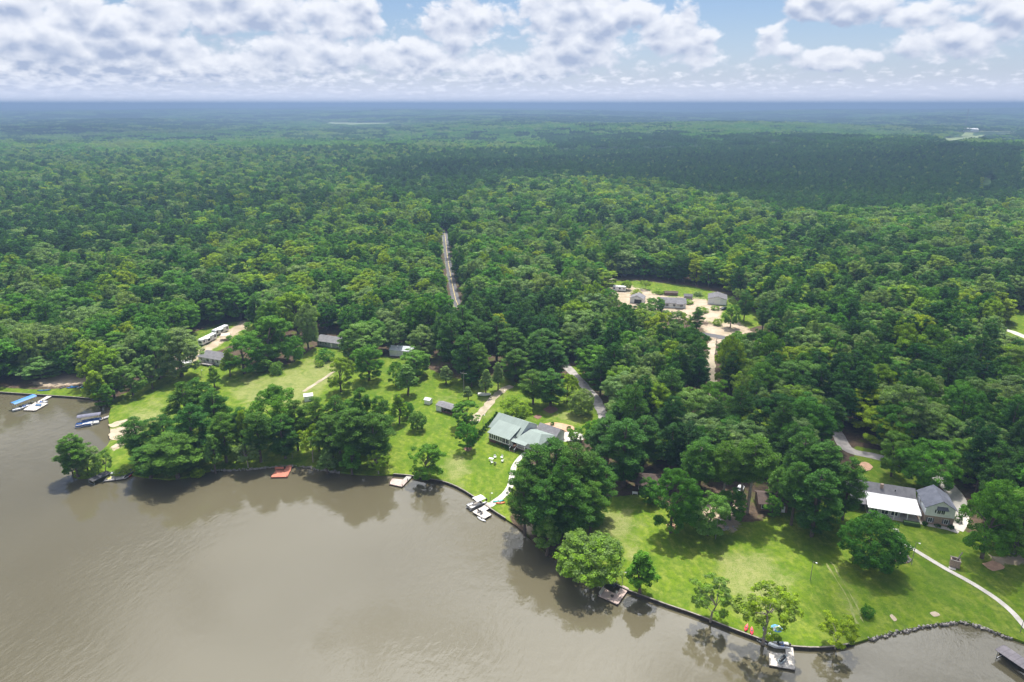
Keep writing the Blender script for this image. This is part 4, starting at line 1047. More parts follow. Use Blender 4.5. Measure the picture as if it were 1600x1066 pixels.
def far_patches(r0, r1, sp):
    x, y = candidates(r0, r1, sp, 44); z = np.array([hill(a, b_) for a, b_ in zip(x, y)])
    u, v, f = project(x, y, z + 12)
    bad = np.zeros(x.size, bool)
    for P in FAR_FIELDS:
        for dx in (-28, 0, 28):
            for dz in (3, 14):
                uu, vv, ff = project(x + dx, y, z + dz); bad |= inpoly(uu, vv, P)
    pp = np.clip(.35 + 1.1 * vnoise(x, y, 700, 41), .03, .95)
    for P, q in PINEZ: pp = np.where(inpoly(u, v, P), q, pp)
    pine = rng.uniform(size=x.size) < pp
    tn = np.clip(np.where(pine, .12, .55) + .35 * vnoise(x, y, 420, 43) + rng.normal(0, .12, x.size), 0, 1)
    k = ~bad; x, y, z, pine, tn = x[k], y[k], z[k], pine[k], tn[k]; n = x.size
    ii = np.where(pine, rng.choice(PATCH[1], n), rng.choice(PATCH[0], n)); s = sp / 50.0
    X_.append(x); Y_.append(y); Z_.append(z - 1); I_.append(ii); S_.append(np.column_stack([np.full(n, s), np.full(n, s), rng.uniform(.85, 1.2, n)])); T_.append(tn); RZ.append(rng.integers(0, 4, n) * 1.5708 + rng.uniform(-.2, .2, n))
far_patches(1660, 5200, 48); far_patches(5200, 15000, 95)
X_, Y_, Z_, I_, T_, RZ = map(np.concatenate, (X_, Y_, Z_, I_, T_, RZ)); S_ = np.vstack(S_)
me = bpy.data.meshes.new('woodland'); me.vertices.add(len(X_)); me.vertices.foreach_set('co', np.column_stack([X_, Y_, Z_]).astype(np.float32).ravel())
for nm, ty, arr in (('idx', 'INT', I_.astype(np.int32)), ('tint', 'FLOAT', T_.astype(np.float32)), ('rz', 'FLOAT', RZ.astype(np.float32))):
    a = me.attributes.new(nm, ty, 'POINT'); a.data.foreach_set('value', arr)
a = me.attributes.new('scl', 'FLOAT_VECTOR', 'POINT'); a.data.foreach_set('vector', S_.astype(np.float32).ravel())
wood = link(bpy.data.objects.new('woodland', me)); wood['kind'] = 'stuff'
gn = bpy.data.node_groups.new('woodland', 'GeometryNodeTree')
gn.interface.new_socket('Geometry', in_out='INPUT', socket_type='NodeSocketGeometry'); gn.interface.new_socket('Geometry', in_out='OUTPUT', socket_type='NodeSocketGeometry')
def gnode(t, **kw):
    n = gn.nodes.new(t)
    for k, v in kw.items(): setattr(n, k, v)
    return n
gi = gnode('NodeGroupInput'); go = gnode('NodeGroupOutput'); m2p = gnode('GeometryNodeMeshToPoints'); iop = gnode('GeometryNodeInstanceOnPoints'); ci = gnode('GeometryNodeCollectionInfo')
ci.inputs['Collection'].default_value = PROTO; ci.inputs['Separate Children'].default_value = True; ci.inputs['Reset Children'].default_value = True
def nattr(nm, ty):
    n = gnode('GeometryNodeInputNamedAttribute', data_type=ty); n.inputs['Name'].default_value = nm; return n.outputs[0]
cx = gnode('ShaderNodeCombineXYZ'); gn.links.new(nattr('rz', 'FLOAT'), cx.inputs[2])
e2r = gnode('FunctionNodeEulerToRotation'); gn.links.new(cx.outputs[0], e2r.inputs[0])
gn.links.new(gi.outputs[0], m2p.inputs[0]); gn.links.new(m2p.outputs[0], iop.inputs['Points']); gn.links.new(ci.outputs[0], iop.inputs['Instance'])
iop.inputs['Pick Instance'].default_value = True; gn.links.new(nattr('idx', 'INT'), iop.inputs['Instance Index'])
gn.links.new(e2r.outputs[0], iop.inputs['Rotation']); gn.links.new(nattr('scl', 'FLOAT_VECTOR'), iop.inputs['Scale']); gn.links.new(iop.outputs[0], go.inputs[0])
md = wood.modifiers.new('woodland', 'NODES'); md.node_group = gn
print('woodland instances', len(X_), 'individual trees', len(TREES))

# ------------------------------------------------------------------ fair-weather clouds overhead (their shade lies on the woods)
cm = bpy.data.materials.new('cloud'); cm.use_nodes = True; t = NT(cm.node_tree); t.n.clear()
df = t.new('ShaderNodeBsdfDiffuse'); df.inputs[0].default_value = (.9, .9, .92, 1); tl = t.new('ShaderNodeBsdfTranslucent'); tl.inputs[0].default_value = (.9, .9, .92, 1); tp = t.new('ShaderNodeBsdfTransparent')
m1 = t.new('ShaderNodeMixShader'); m1.inputs[0].default_value = .55; t.l.new(df.outputs[0], m1.inputs[1]); t.l.new(tl.outputs[0], m1.inputs[2])
m2 = t.new('ShaderNodeMixShader'); m2.inputs[0].default_value = .38; t.l.new(tp.outputs[0], m2.inputs[1]); t.l.new(m1.outputs[0], m2.inputs[2])
mo = t.new('ShaderNodeOutputMaterial'); t.l.new(m2.outputs[0], mo.inputs[0])
CZ = 950.0
def cloud(u, v, L, W, n, seed):
    """a flat-based cumulus whose shade falls on the ground at picture point (u, v)"""
    rs = random.Random(seed); p = g(u, v, 12); k = (CZ - 12) / sd.z; c = p + sd * k; bm = bmesh.new()
    for i in range(n):
        a = rs.uniform(0, 6.283); q = math.sqrt(rs.random()); x, y = math.cos(a) * q * L / 2, math.sin(a) * q * W / 2; r_ = rs.uniform(.10, .22) * W * (1.25 - .8 * q)
        mt = Matrix.Translation((x, y, r_ * .35)) @ Matrix.Diagonal((r_ * rs.uniform(1, 1.5), r_ * rs.uniform(.9, 1.3), r_ * .6, 1))
        bmesh.ops.create_icosphere(bm, subdivisions=2, radius=1, matrix=mt)
    for vv in bm.verts:
        w_ = mnoise.noise(Vector(vv.co) / 40.0 + Vector((seed, 0, 0))); vv.co += Vector((w_ * 14, mnoise.noise(Vector(vv.co) / 33.0 - Vector((seed, 4, 0))) * 14, w_ * 8)); vv.co.z = max(vv.co.z, -6)
    me = bpy.data.meshes.new('cloud'); bm.to_mesh(me); bm.free(); me.materials.append(cm)
    o = link(bpy.data.objects.new('cloud', me)); o.location = c; structure(o)
    rm = o.modifiers.new('remesh', 'REMESH'); rm.mode = 'VOXEL'; rm.voxel_size = W / 26
cloud(1330, 262, 1700, 620, 90, 1); cloud(760, 262, 620, 260, 40, 2); cloud(60, 205, 1500, 700, 70, 3); cloud(330, 320, 420, 200, 36, 4); cloud(1330, 600, 210, 120, 36, 5); cloud(1000, 196, 2600, 500, 80, 6); cloud(1560, 900, 70, 90, 20, 7)

# ------------------------------------------------------------------ buildings
def house_root(name, u, v, rzdeg, label, cat='house', group=None, z=LAND):
    p = g(u, v, z); return empty(name, (p.x, p.y, LAND), R(rzdeg), label, cat, group)
def gable(root, x0, x1, y0, y1, z0, zw, zr, wall, roof, ridge='x', ov=.4, th=.14, wname='wall', hip=0.0):
    """walls with gable ends, and a two-slope roof"""
    m = MB()
    if ridge == 'x':
        ym = (y0 + y1) / 2
        vs = [(x0, y0, z0), (x1, y0, z0), (x1, y1, z0), (x0, y1, z0), (x0, y0, zw), (x1, y0, zw), (x1, y1, zw), (x0, y1, zw), (x0 + hip, ym, zr), (x1 - hip, ym, zr)]
        m.add(vs, [(0, 1, 5, 4), (2, 3, 7, 6), (1, 2, 6, 9, 5), (3, 0, 4, 8, 7)])
        s = (zr - zw) / (ym - y0); d = s * ov; h = hip
        r = MB().prism([(x0 - ov, y0 - ov, zw - d + th), (x1 + ov, y0 - ov, zw - d + th), (x1 + ov - h * 1.0, ym, zr + th), (x0 - ov + h * 1.0, ym, zr + th)], th)
        r.prism([(x1 + ov, y1 + ov, zw - d + th), (x0 - ov, y1 + ov, zw - d + th), (x0 - ov + h, ym, zr + th + .002), (x1 + ov - h, ym, zr + th + .002)], th)
        if hip:
            r.prism([(x0 - ov, y1 + ov, zw - d + th), (x0 - ov, y0 - ov, zw - d + th), (x0 - ov + h, ym, zr + th + .001)], th)
            r.prism([(x1 + ov, y0 - ov, zw - d + th), (x1 + ov, y1 + ov, zw - d + th), (x1 + ov - h, ym, zr + th + .001)], th)
    else:
        xm = (x0 + x1) / 2
        vs = [(x0, y0, z0), (x1, y0, z0), (x1, y1, z0), (x0, y1, z0), (x0, y0, zw), (x1, y0, zw), (x1, y1, zw), (x0, y1, zw), (xm, y0, zr), (xm, y1, zr)]
        m.add(vs, [(0, 1, 5, 8, 4), (2, 3, 7, 9, 6), (1, 2, 6, 5), (3, 0, 4, 7)])
        s = (zr - zw) / (xm - x0); d = s * ov
        r = MB().prism([(x0 - ov, y1 + ov, zw - d + th), (x0 - ov, y0 - ov, zw - d + th), (xm, y0 - ov, zr + th), (xm, y1 + ov, zr + th)], th)
        r.prism([(x1 + ov, y0 - ov, zw - d + th), (x1 + ov, y1 + ov, zw - d + th), (xm, y1 + ov, zr + th + .002), (xm, y0 - ov, zr + th + .002)], th)
    w = m.build(wname, wall, root); rf = r.build('roof', roof, root)
    # trim boards on the eaves
    return w, rf
def shed_roof(root, x0, x1, y0, y1, za, zb, mat, th=.12, name='roof'):
    return MB().prism([(x0, y0, za), (x1, y0, za), (x1, y1, zb), (x0, y1, zb)], th).build(name, mat, root)
def window(root, axis, pos, a, z, w, h, frame=WPAINT, glass=GLASS, mull=True, name='window', shutters=None):
    """axis 'y-': in a wall facing the front at y=pos, centred on x=a; 'x-' / 'x+': in an end wall at x=pos, centred on y=a"""
    sgn = -1 if axis[1] == '-' else 1
    def bx(m, a0, a1, d0, d1, z0, z1):
        d0, d1 = sorted((pos + sgn * d0, pos + sgn * d1))
        if axis[0] == 'y': m.box(a0, a1, d0, d1, z0, z1)
        else: m.box(d0, d1, a0, a1, z0, z1)
    t_ = .09; m = MB()
    bx(m, a - w / 2 - t_, a + w / 2 + t_, .0, .07, z + h / 2, z + h / 2 + t_); bx(m, a - w / 2 - t_, a + w / 2 + t_, .0, .09, z - h / 2 - t_, z - h / 2)
    bx(m, a - w / 2 - t_, a - w / 2, .0, .068, z - h / 2, z + h / 2); bx(m, a + w / 2, a + w / 2 + t_, .0, .068, z - h / 2, z + h / 2)
    if mull: bx(m, a - .03, a + .03, .0, .06, z - h / 2, z + h / 2)
    fr_ = m.build(name, frame, root); p = MB(); bx(p, a - w / 2, a + w / 2, .005, .03, z - h / 2, z + h / 2); p.build('pane', glass, fr_)
    if shutters:
        for s_ in (-1, 1):
            q = MB(); c_ = a + s_ * (w / 2 + t_ + .2); bx(q, c_ - .18, c_ + .18, .0, .05, z - h / 2, z + h / 2); q.build('shutter', shutters, fr_)
    return fr_
def door(root, axis, pos, a, z0, w=.95, h=2.05, mat=WPAINT):
    sgn = -1 if axis[1] == '-' else 1; d0, d1 = sorted((pos, pos + sgn * .06))
    d = box('door', mat, root, *((a - w / 2, a + w / 2, d0, d1) if axis[0] == 'y' else (d0, d1, a - w / 2, a + w / 2)), z0, z0 + h)
    e0, e1 = sorted((pos + sgn * .06, pos + sgn * .12))
    box('handle', METAL, d, *((a + w * .33, a + w * .4, e0, e1) if axis[0] == 'y' else (e0, e1, a + w * .33, a + w * .4)), z0 + .95, z0 + 1.05)
    return d
def railing(root, pts, z, h=.95, mat=WPAINT, gap=.32):
    m = MB()
    for i in range(len(pts) - 1):
        a, b_ = Vector((*pts[i], 0)), Vector((*pts[i + 1], 0)); n = max(1, int((b_ - a).length / gap))
        for k in range(n + 1):
            q = a + (b_ - a) * k / n; r = .05 if k in (0, n) else .022; m.box(q.x - r, q.x + r, q.y - r, q.y + r, z, z + h)
        m.tube([(a.x, a.y, z + h), (b_.x, b_.y, z + h)], [.05, .05], 6); m.tube([(a.x, a.y, z + .12), (b_.x, b_.y, z + .12)], [.03, .03], 6)
    return m.build('railing', mat, root)

# green-roofed lake house: frame starts under the left end of the main ridge
rp = g(779.7, 644.2, 7.6); hr_ = empty('lake_house', (rp.x, rp.y, LAND), R(-37), 'white lake house with pale green metal roof and sunroom facing the water', 'house')
L_, D_ = 13.0, 5.9; zr_, zw_ = 6.8, 3.4
gable(hr_, .3, L_ - .3, -D_ + .45, D_ - .45, 1.0, zw_ + .2, zr_ - .15, WHITE, GREENROOF, 'x', .45)
box('foundation', BRICK, hr_, .36, L_ - .36, -D_ + .51, D_ - .51, -.2, 1.0)
sx0, sx1, sy = 2.4, 11.3, -D_ - 3.2           # sunroom
box('sunroom_wall', WPAINT, hr_, sx0, sx1, sy + .3, -D_ + .43, 1.1, 3.25)
box('sunroom_base', BRICK, hr_, sx0 + .05, sx1 - .05, sy + .35, -D_ + .42, -.2, 1.1)
shed_roof(hr_, sx0 - .3, sx1 + .3, sy - .15, -2.6, 3.42, 5.62, GREENROOF, .12, 'sunroom_roof')
MB().add([(sx0, sy + .3, 3.25), (sx0, -D_ + .43, 3.25), (sx0, -D_ + .43, 4.35), (sx0 + .1, sy + .3, 3.25), (sx0 + .1, -D_ + .43, 3.25), (sx0 + .1, -D_ + .43, 4.35)], [(0, 1, 2), (3, 5, 4), (0, 3, 4, 1), (1, 4, 5, 2), (2, 5, 3, 0)]).build('sunroom_cheek', WHITE, hr_)
for i in range(6): window(hr_, 'y-', sy + .3, sx0 + .7 + i * .92, 2.3, .62, 1.45, WPAINT, GLASS, False)
for i in range(2): window(hr_, 'y-', sy + .3, sx0 + 6.5 + i * 1.5, 2.25, 1.25, 1.6, WPAINT, DARKFAB, True, 'screen')
window(hr_, 'y-', -D_ + .45, 1.35, 2.5, .9, 1.4); window(hr_, 'x-', .3, -2.5, 2.6, 1.0, 1.3); window(hr_, 'x-', .3, 2.0, 2.6, 1.0, 1.3)
# lower wing to the right
gable(hr_, L_ - .28, L_ + 8.2, -D_ - .9, 3.0, 1.0, 3.1, 5.0, WHITE, GREENROOF, 'x', .4, hip=2.2, wname='wing_wall')
box('wing_base', BRICK, hr_, L_ - .2, L_ + 8.1, -D_ - .8, 2.9, -.2, 1.0)
box('porch_floor', WOOD, hr_, L_ - 1.5, L_ + 4.4, -D_ - 2.6, -D_ - .9, .85, 1.0)
railing(hr_, [(L_ + 1.3, -D_ - 2.55), (L_ + 4.4, -D_ - 2.55)], 1.0); railing(hr_, [(L_ - 1.4, -D_ - 2.55), (L_ - .6, -D_ - 2.55)], 1.0)
shed_roof(hr_, L_ - 1.2, L_ + 4.8, -D_ - 3.0, -D_ - 1.2, 3.0, 3.33, GREENROOF, .1, 'porch_roof')
for x in (L_ - 1.2, L_ + 1.3, L_ + 4.3): MB().box(x - .07, x + .07, -D_ - 2.6, -D_ - 2.46, 1.0, 2.98).build('porch_post', WPAINT, hr_)
for i in range(5): box('step', WOOD, hr_, L_ - .6, L_ + 1.2, -D_ - 2.9 - .32 * i, -D_ - 2.6 - .32 * i, .0, .82 - .17 * i)
for x in (L_ - .66, L_ + 1.26): MB().tube([(x, -D_ - 2.6, 1.95), (x, -D_ - 4.3, 1.05)], [.06, .06], 6).tube([(x, -D_ - 4.3, 0), (x, -D_ - 4.3, 1.05)], [.06, .06], 6).build('stair_rail', WPAINT, hr_)
for x in (L_ + 2.6, L_ + 5.6): window(hr_, 'y-', -D_ - .9, x, 2.2, .9, 1.2)
door(hr_, 'y-', -D_ - .9, L_ + .4, 1.0)
gable(hr_, L_ + 1.0, L_ + 9.0, 3.02, 8.5, 0, 2.8, 4.6, WHITE, SHINGL, 'x', .35, wname='garage_wall')

# white-roofed long house
rp = g(1352.7, 752.3, 5.6); h2 = empty('long_house', (rp.x, rp.y, LAND), R(-19), 'long grey-shingled house with bright white metal porch roof', 'house')
gable(h2, -1.5, 12.4, -3.4, 3.4, 0, 2.9, 4.9, TANBRICK, SHINGL, 'x', .5)
gable(h2, -7.0, -1.52, -3.0, 3.6, 0, 2.8, 4.5, TANBRICK, SHING, 'y', .4, wname='wing_wall')
shed_roof(h2, -.4, 12.9, -10.9, -3.2, 2.75, 3.35, WROOF, .14, 'porch_roof')
shed_roof(h2, -4.4, -.42, -9.0, -3.45, 2.4, 3.1, SHINGL, .14, 'side_roof')
box('porch_wall', pm('grey_siding', (.36, .37, .38), (.3, .31, .32), 1), h2, .2, 8.0, -9.6, -3.42, 0, 2.62)
for x in (1.5, 4.2, 6.6): window(h2, 'y-', -9.6, x, 1.5, 1.6, 1.5)
for x in (.1, 6.4, 9.6, 12.6): box('porch_post', WPAINT, h2, x - .08, x + .08, -10.75, -10.6, 0, 2.65)
box('porch_floor', CONC, h2, -.2, 12.8, -10.8, -3.45, -.1, .12)
railing(h2, [(8.3, -10.65), (12.5, -10.65)], .12, .9, METAL, .5)
box('chimney', TANBRICK, h2, 3.7, 4.5, -1.5, -.8, 3.9, 5.5)
for x in (.4, 7.6): MB().tube([(x, -1.6, 3.6), (x, -1.6, 4.5)], [.14, .14], 8).build('roof_vent', BLACK, h2)
window(h2, 'x+', 12.4, 0, 1.6, 1.2, 1.3); window(h2, 'y+', 3.4, 3, 1.6, 1.4, 1.2); window(h2, 'y+', 3.4, 8, 1.6, 1.4, 1.2)
box('hedge', pm('hedge', (.03, .07, .012), (.05, .10, .02), 6, .9, 1), h2, 8.6, 12.6, -12.4, -11.3, 0, .9)

# two-storey house
rp = g(1442, 817.5); h3 = empty('two_storey_house', (rp.x, rp.y, LAND), R(-15.5), 'two-storey house with white siding, tan brick ground floor and slate-grey gable roof', 'house')
gable(h3, .05, 7.15, .05, 8.4, 2.6, 5.3, 7.5, WHITE, SHINGD, 'y', .45)
box('ground_floor', TANBRICK, h3, 0, 7.2, 0, 8.45, 0, 2.6)
for x in (1.5, 5.4): window(h3, 'y-', 0, x, 1.35, .95, 1.25, WPAINT, GLASS, True, 'window', SHINGD)
for x in (3.25, 4.25): window(h3, 'y-', .05, x, 4.15, .8, 1.25)
box('window', GLASS, h3, 2.25, 2.55, -.03, .05, 3.7, 4.7)
MB().add([(2.3, -.75, 5.05), (5.4, -.75, 5.05), (5.1, .05, 5.75), (2.6, .05, 5.75), (2.3, -.75, 4.95), (5.4, -.75, 4.95), (5.1, .05, 5.45), (2.6, .05, 5.45)], [(0, 1, 2, 3), (4, 7, 6, 5), (0, 4, 5, 1), (1, 5, 6, 2), (2, 6, 7, 3), (3, 7, 4, 0)]).build('awning', SHINGD, h3)
window(h3, 'x-', 0, 3, 1.4, 1.0, 1.2); window(h3, 'x-', .05, 5, 4.1, 1.0, 1.2); door(h3, 'x-', 0, 6.2, 0)
for i, x in enumerate((.0, 6.3)): tree('shrub', tuple(h3.matrix_basis @ Vector((x + .3, -.75, -.05))), 1.25, 1.5, .05, 'dark clipped shrub at the front %s corner of the two-storey house' % ('porch-side' if i == 0 else 'drive-side'))
tree('shrub', tuple(h3.matrix_basis @ Vector((3.4, -.7, -.05))), .8, 1.6, .02, 'low dark reddish shrub under the front of the two-storey house')

# white cottage on the west field
rp = g(311, 566); h4 = empty('cottage', (rp.x, rp.y, LAND), R(-22), 'small white cottage with grey shingle roof and lakeside deck', 'cottage')
gable(h4, 0, 12.5, 0, 7.6, 0, 2.9, 4.7, WHITE, SHINGL, 'x', .45, hip=2.0)
box('deck_floor', DECKG, h4, 3.6, 9.6, -2.6, -.02, .55, .7)
for x in (3.8, 6.6, 9.4): box('deck_post', WOOD, h4, x - .07, x + .07, -2.5, -2.36, -.1, .55)
railing(h4, [(3.7, -.1), (3.7, -2.5), (9.5, -2.5), (9.5, -.1)], .7, .9, WOOD, .4)
for i in range(3): box('step', DECKG, h4, 2.6 - .0, 3.5, -2.4 - .3 * i, -2.1 - .3 * i, 0, .5 - .15 * i)
for x, w_ in ((1.9, .9), (5.4, 1.4), (8.4, 1.0), (11.0, .9)): window(h4, 'y-', 0, x, 1.75, w_, 1.25)
door(h4, 'y-', 0, 6.9, .6); window(h4, 'x-', 0, 3.8, 1.7, 1.0, 1.2)
# dark-roofed cottage
rp = g(496, 540); h5 = empty('cottage', (rp.x, rp.y, LAND), R(-21), 'low cottage with long dark grey roof at the top of the field', 'cottage')
gable(h5, 0, 14.5, 0, 7.5, 0, 2.7, 4.3, pm('grey_board', (.30, .32, .34), (.24, .25, .27), 1, .8, .2, (2, .2, .2)), SHINGL, 'x', .6)
for x in (2.0, 5.0, 11.5): window(h5, 'y-', 0, x, 1.6, 1.1, 1.1)
door(h5, 'y-', 0, 8.0, 0); window(h5, 'x-', 0, 3.7, 1.6, 1.0, 1.0)
# long shed on the lawn
rp = g(681.5, 641.5); b1 = empty('long_shed', (rp.x, rp.y, LAND), R(-33), 'long open-sided lawn shed with weathered grey curved roof and white end', 'shed')
gable(b1, 0, 2.3, 0, 4.2, 0, 2.2, 3.0, WHITE, SHINGL, 'x', .2)
gable(b1, 2.52, 9.6, 0.05, 4.15, 1.7, 2.2, 2.98, WOOD, SHINGL, 'x', .25, wname='beam')
for x in (2.7, 5.0, 7.3, 9.5):
    for y in (.15, 4.05): box('post', WOOD, b1, x - .08, x + .08, y - .08, y + .08, 0, 1.72)
box('back_board', WOOD, b1, 2.6, 9.5, 4.0, 4.1, 0, 1.69); box('low_wall', BRICK, b1, 2.6, 9.5, .1, .24, 0, .7)
# small sheds
def small_shed(u, v, rz, w, d, hh, wall, roof, label, name='garden_shed', dr=True):
    p = g(u, v); r_ = empty(name, (p.x, p.y, LAND), R(rz), label, 'shed'); gable(r_, 0, w, 0, d, 0, hh, hh + w * .18 + .1, wall, roof, 'x', .2)
    if dr: door(r_, 'y-', 0, w * .5, 0, min(1.1, w * .4), min(1.9, hh * .9))
    return r_
small_shed(663, 631, -25, 2.4, 2.2, 1.7, WPAINT, WROOF, 'small white box shed on the bright lawn near the long shed')
small_shed(476, 628, 20, 3.2, 2.6, 2.1, WHITE, WROOF, 'small white shed peeking out behind pines at the field track')
small_shed(281, 576, 32, 5.0, 2.6, 2.0, WHITE, WROOF, 'white storage shed on the grass left of the white cottage')
small_shed(259, 571, 20, 3.6, 3.2, 2.3, TANBRICK, TANROOF, 'brownish roofed shed under the tree left of the storage shed')
small_shed(269, 566, 25, 3.0, 2.4, 1.9, WOOD, BROWNROOF, 'dark little shed between the brownish shed and the storage shed')
p = g(345, 533); rr_ = empty('carport', (p.x, p.y, LAND), R(15), 'pale flat carport behind the white cottage', 'carport'); shed_roof(rr_, 0, 4.2, 0, 4.5, 2.4, 2.6, TANROOF)
for x, y in ((.1, .1), (4.1, .1), (.1, 4.4), (4.1, 4.4)): box('post', METAL, rr_, x - .05, x + .05, y - .05, y + .05, 0, 2.3)
p = g(609, 556); rr_ = empty('metal_barn', (p.x, p.y, LAND), R(-10), 'grey metal roofed barn hidden among yard trees', 'barn'); gable(rr_, 0, 11, 0, 6, 0, 2.8, 4.0, WHITE, pm('silver_roof', (.45, .48, .52), (.38, .4, .44), .5, .4), 'x', .3); door(rr_, 'y-', 0, 3, 0)
# shaded houses among the right-hand trees
p = g(996, 768); h6 = empty('shaded_house', (p.x, p.y, LAND), R(-9), 'dark house under the pines with a row of white-framed windows', 'house')
gable(h6, 0, 9.0, 0, 6.5, 0, 2.6, 4.2, pm('dark_boards', (.07, .05, .04), (.05, .037, .03), 1, .85, .2, (2, .2, .2)), BROWNROOF, 'x', .6)
for x in (1.0, 2.8, 4.6, 6.4): window(h6, 'y-', 0, x, 1.55, 1.35, 1.3)
door(h6, 'y-', 0, 8.1, 0)
p = g(1186, 798); h7 = empty('brown_house', (p.x, p.y, LAND), R(-8), 'brown-roofed house behind the long pale pine trunk', 'house')
gable(h7, 0, 7.6, 0, 6.5, 0, 2.5, 4.0, WOOD, BROWNROOF, 'x', .5)
for x in (1.4, 4.6): window(h7, 'y-', 0, x, 1.45, 1.7, 1.2)
door(h7, 'y-', 0, 6.5, 0)

# the clearing beyond the wood
def simple(name, u, v, rz, w, d, zw, zr, wall, roof, ridge, label, cat, wins=(), opening=None, ov=.35):
    p = g(u, v); r_ = empty(name, (p.x, p.y, LAND), R(rz), label, cat); gable(r_, 0, w, 0, d, 0, zw, zr, wall, roof, ridge, ov)
    for x in wins: window(r_, 'y-', 0, x, zw * .55, 1.3, 1.3)
    if opening: box('garage_opening', BLACK, r_, opening[0], opening[1], -.04, .1, 0, zw * .8)
    return r_
cl = simple('clearing_house', 1029, 480.5, -8, 15, 8, 2.9, 4.9, WHITE, SHINGL, 'x', 'white house with blue-grey roof in the middle of the sandy clearing', 'house', (3.2, 4.8, 8.6, 12.6)); door(cl, 'y-', 0, 6.5, 0)
MB().prism([(9.6, -1.8, 2.75), (13.6, -1.8, 2.75), (13.6, 2, 4.4), (9.6, 2, 4.4)], .12).build('porch_roof', SHINGL, cl)
simple('garage', 984, 473, -22, 7.6, 7, 2.9, 4.6, WHITE, SHINGL, 'y', 'white garage with grey gable roof and dark open bay in the clearing', 'garage', (), (2.6, 6.8))
ws = simple('workshop', 1106, 475, -16, 10.2, 11, 3.2, 4.7, WHITE, SHING, 'y', 'large white workshop with grey roof at the far side of the clearing', 'workshop', ()); door(ws, 'y-', 0, 5, 0, 3.0, 2.7); window(ws, 'x-', 0, 4, 1.9, 1, 1)
pv1 = empty('pavilion', tuple(g(942, 446)), R(-8), 'open pavilion with tan roof at the far corner of the clearing', 'pavilion')
gable(pv1, 0, 6.5, 0, 5, 2.2, 2.5, 3.9, WOOD, TANROOF, 'x', .4, wname='beam')
for x in (.2, 3.2, 6.3):
    for y in (.2, 4.8): box('post', WOOD, pv1, x - .1, x + .1, y - .1, y + .1, 0, 2.2)
simple('grey_hut', 1069, 467.5, -10, 4.6, 3.2, 1.9, 2.8, pm('hut_boards', (.25, .24, .23)), SHING, 'x', 'small grey hut beside bright bushes in the clearing', 'hut')
simple('old_barn', 1039, 461.5, -6, 7.5, 3, 1.6, 2.3, WOOD, BROWNROOF, 'x', 'low old shed with brown roof behind the clearing house', 'shed')
simple('far_barn', 1508, 207, -8, 46, 22, 9, 13, WHITE, WROOF, 'x', 'white barn on the far hay field', 'barn')
simple('far_barn', 547, 191.5, 0, 40, 22, 9, 13, WHITE, WROOF, 'x', 'white barn on the distant pale field', 'barn')
for nm_ in ('far_barn', 'far_barn.001'):
    o_ = bpy.data.objects[nm_]; q = o_.location; uv = (1508, 207) if nm_ == 'far_barn' else (547, 191.5)
    p = g(*uv)
    for _ in range(12): p = g(*uv, hill(p.x, p.y))
    o_.location = (p.x, p.y, p.z + 2.5)
p = g(1507, 203)
for _ in range(12): p = g(1507, 203, hill(p.x, p.y))
tw = empty('radio_tower', (p.x, p.y, p.z), 0, 'thin lattice radio tower on the far horizon above the hay field', 'tower')
hT = min(95.0, 122 - p.z)
m = MB()
for a in range(3):
    c_, s_ = math.cos(a * 2.094) * 2.6, math.sin(a * 2.094) * 2.6; m.tube([(c_, s_, 0), (c_ * .35, s_ * .35, hT)], [.5, .35], 5)
m.build('mast', POLEM, tw); m = MB()
for k in range(16):
    z0_, z1_ = hT * k / 16, hT * (k + 1) / 16; r0_, r1_ = 2.6 * (1 - .65 * k / 16), 2.6 * (1 - .65 * (k + 1) / 16)
    for a in range(3): m.tube([(math.cos(a * 2.094) * r0_, math.sin(a * 2.094) * r0_, z0_), (math.cos(a * 2.094 + 2.094) * r1_, math.sin(a * 2.094 + 2.094) * r1_, z1_)], [.22, .22], 4, False)
m.build('lattice', POLEM, tw)
for zf in (.78, .9): MB().tube([(0, 0, hT * zf), (0, 0, hT * zf + 3)], [2.6, 2.6], 8).build('antenna_ring', POLEM, tw)

# ------------------------------------------------------------------ caravans, car, trailer boat
def caravan(u, v, rz, L, label, group=None, slides=1):
    p = g(u, v); r_ = empty('caravan', (p.x, p.y, LAND), R(rz), label, 'caravan', group)
    w = 2.5; MB().loft([[(x, 0, .55), (x, w, .55), (x, w, zt - .15), (x, w - .2, zt), (x, .2, zt), (x, 0, zt - .15)] for x, zt in ((0, 2.7), (.35, 3.2), (L - .3, 3.25), (L, 3.0))]).build('body', GELW, r_)
    for k in range(slides): box('slide_out', GELW, r_, L * (.25 + .4 * k), L * (.25 + .4 * k) + 2.6, -.7, .02, .9, 2.8); window(r_, 'y-', -.7, L * (.25 + .4 * k) + 1.3, 1.9, 1.5, .8, BLACK)
    for x in (.12, .55, .86): window(r_, 'y-', 0, L * x, 1.95, .9, .75, BLACK, GLASS, False)
    window(r_, 'x-', .0, 1.25, 1.9, 1.5, .8, BLACK, GLASS, False); door(r_, 'y-', 0, L * .78, .7, .75, 1.85)
    for x in (L * .45, L * .57):
        for y in (-.02, w - .2): MB().tube([(x, y, .36), (x, y + .22, .36)], [.36, .36], 12).build('wheel', BLACK, r_)
    for x in (L * .3, L * .7): box('roof_unit', WPAINT, r_, x, x + .9, .8, 1.7, 3.2, 3.5)
    MB().tube([(0, 1.25, .5), (-1.1, 1.25, .5)], [.07, .07], 6).build('tow_bar', BLACK, r_)
    return r_
caravan(317, 541, 76, 11.0, 'long white caravan nearer to the white cottage of the two parked end to end', None, 1)
caravan(338, 526, 72, 9.5, 'white caravan at the back of the two parked end to end behind the cottage', None, 1)
caravan(957, 455, -14, 8.0, 'white caravan beside the tan pavilion in the clearing', None, 0)
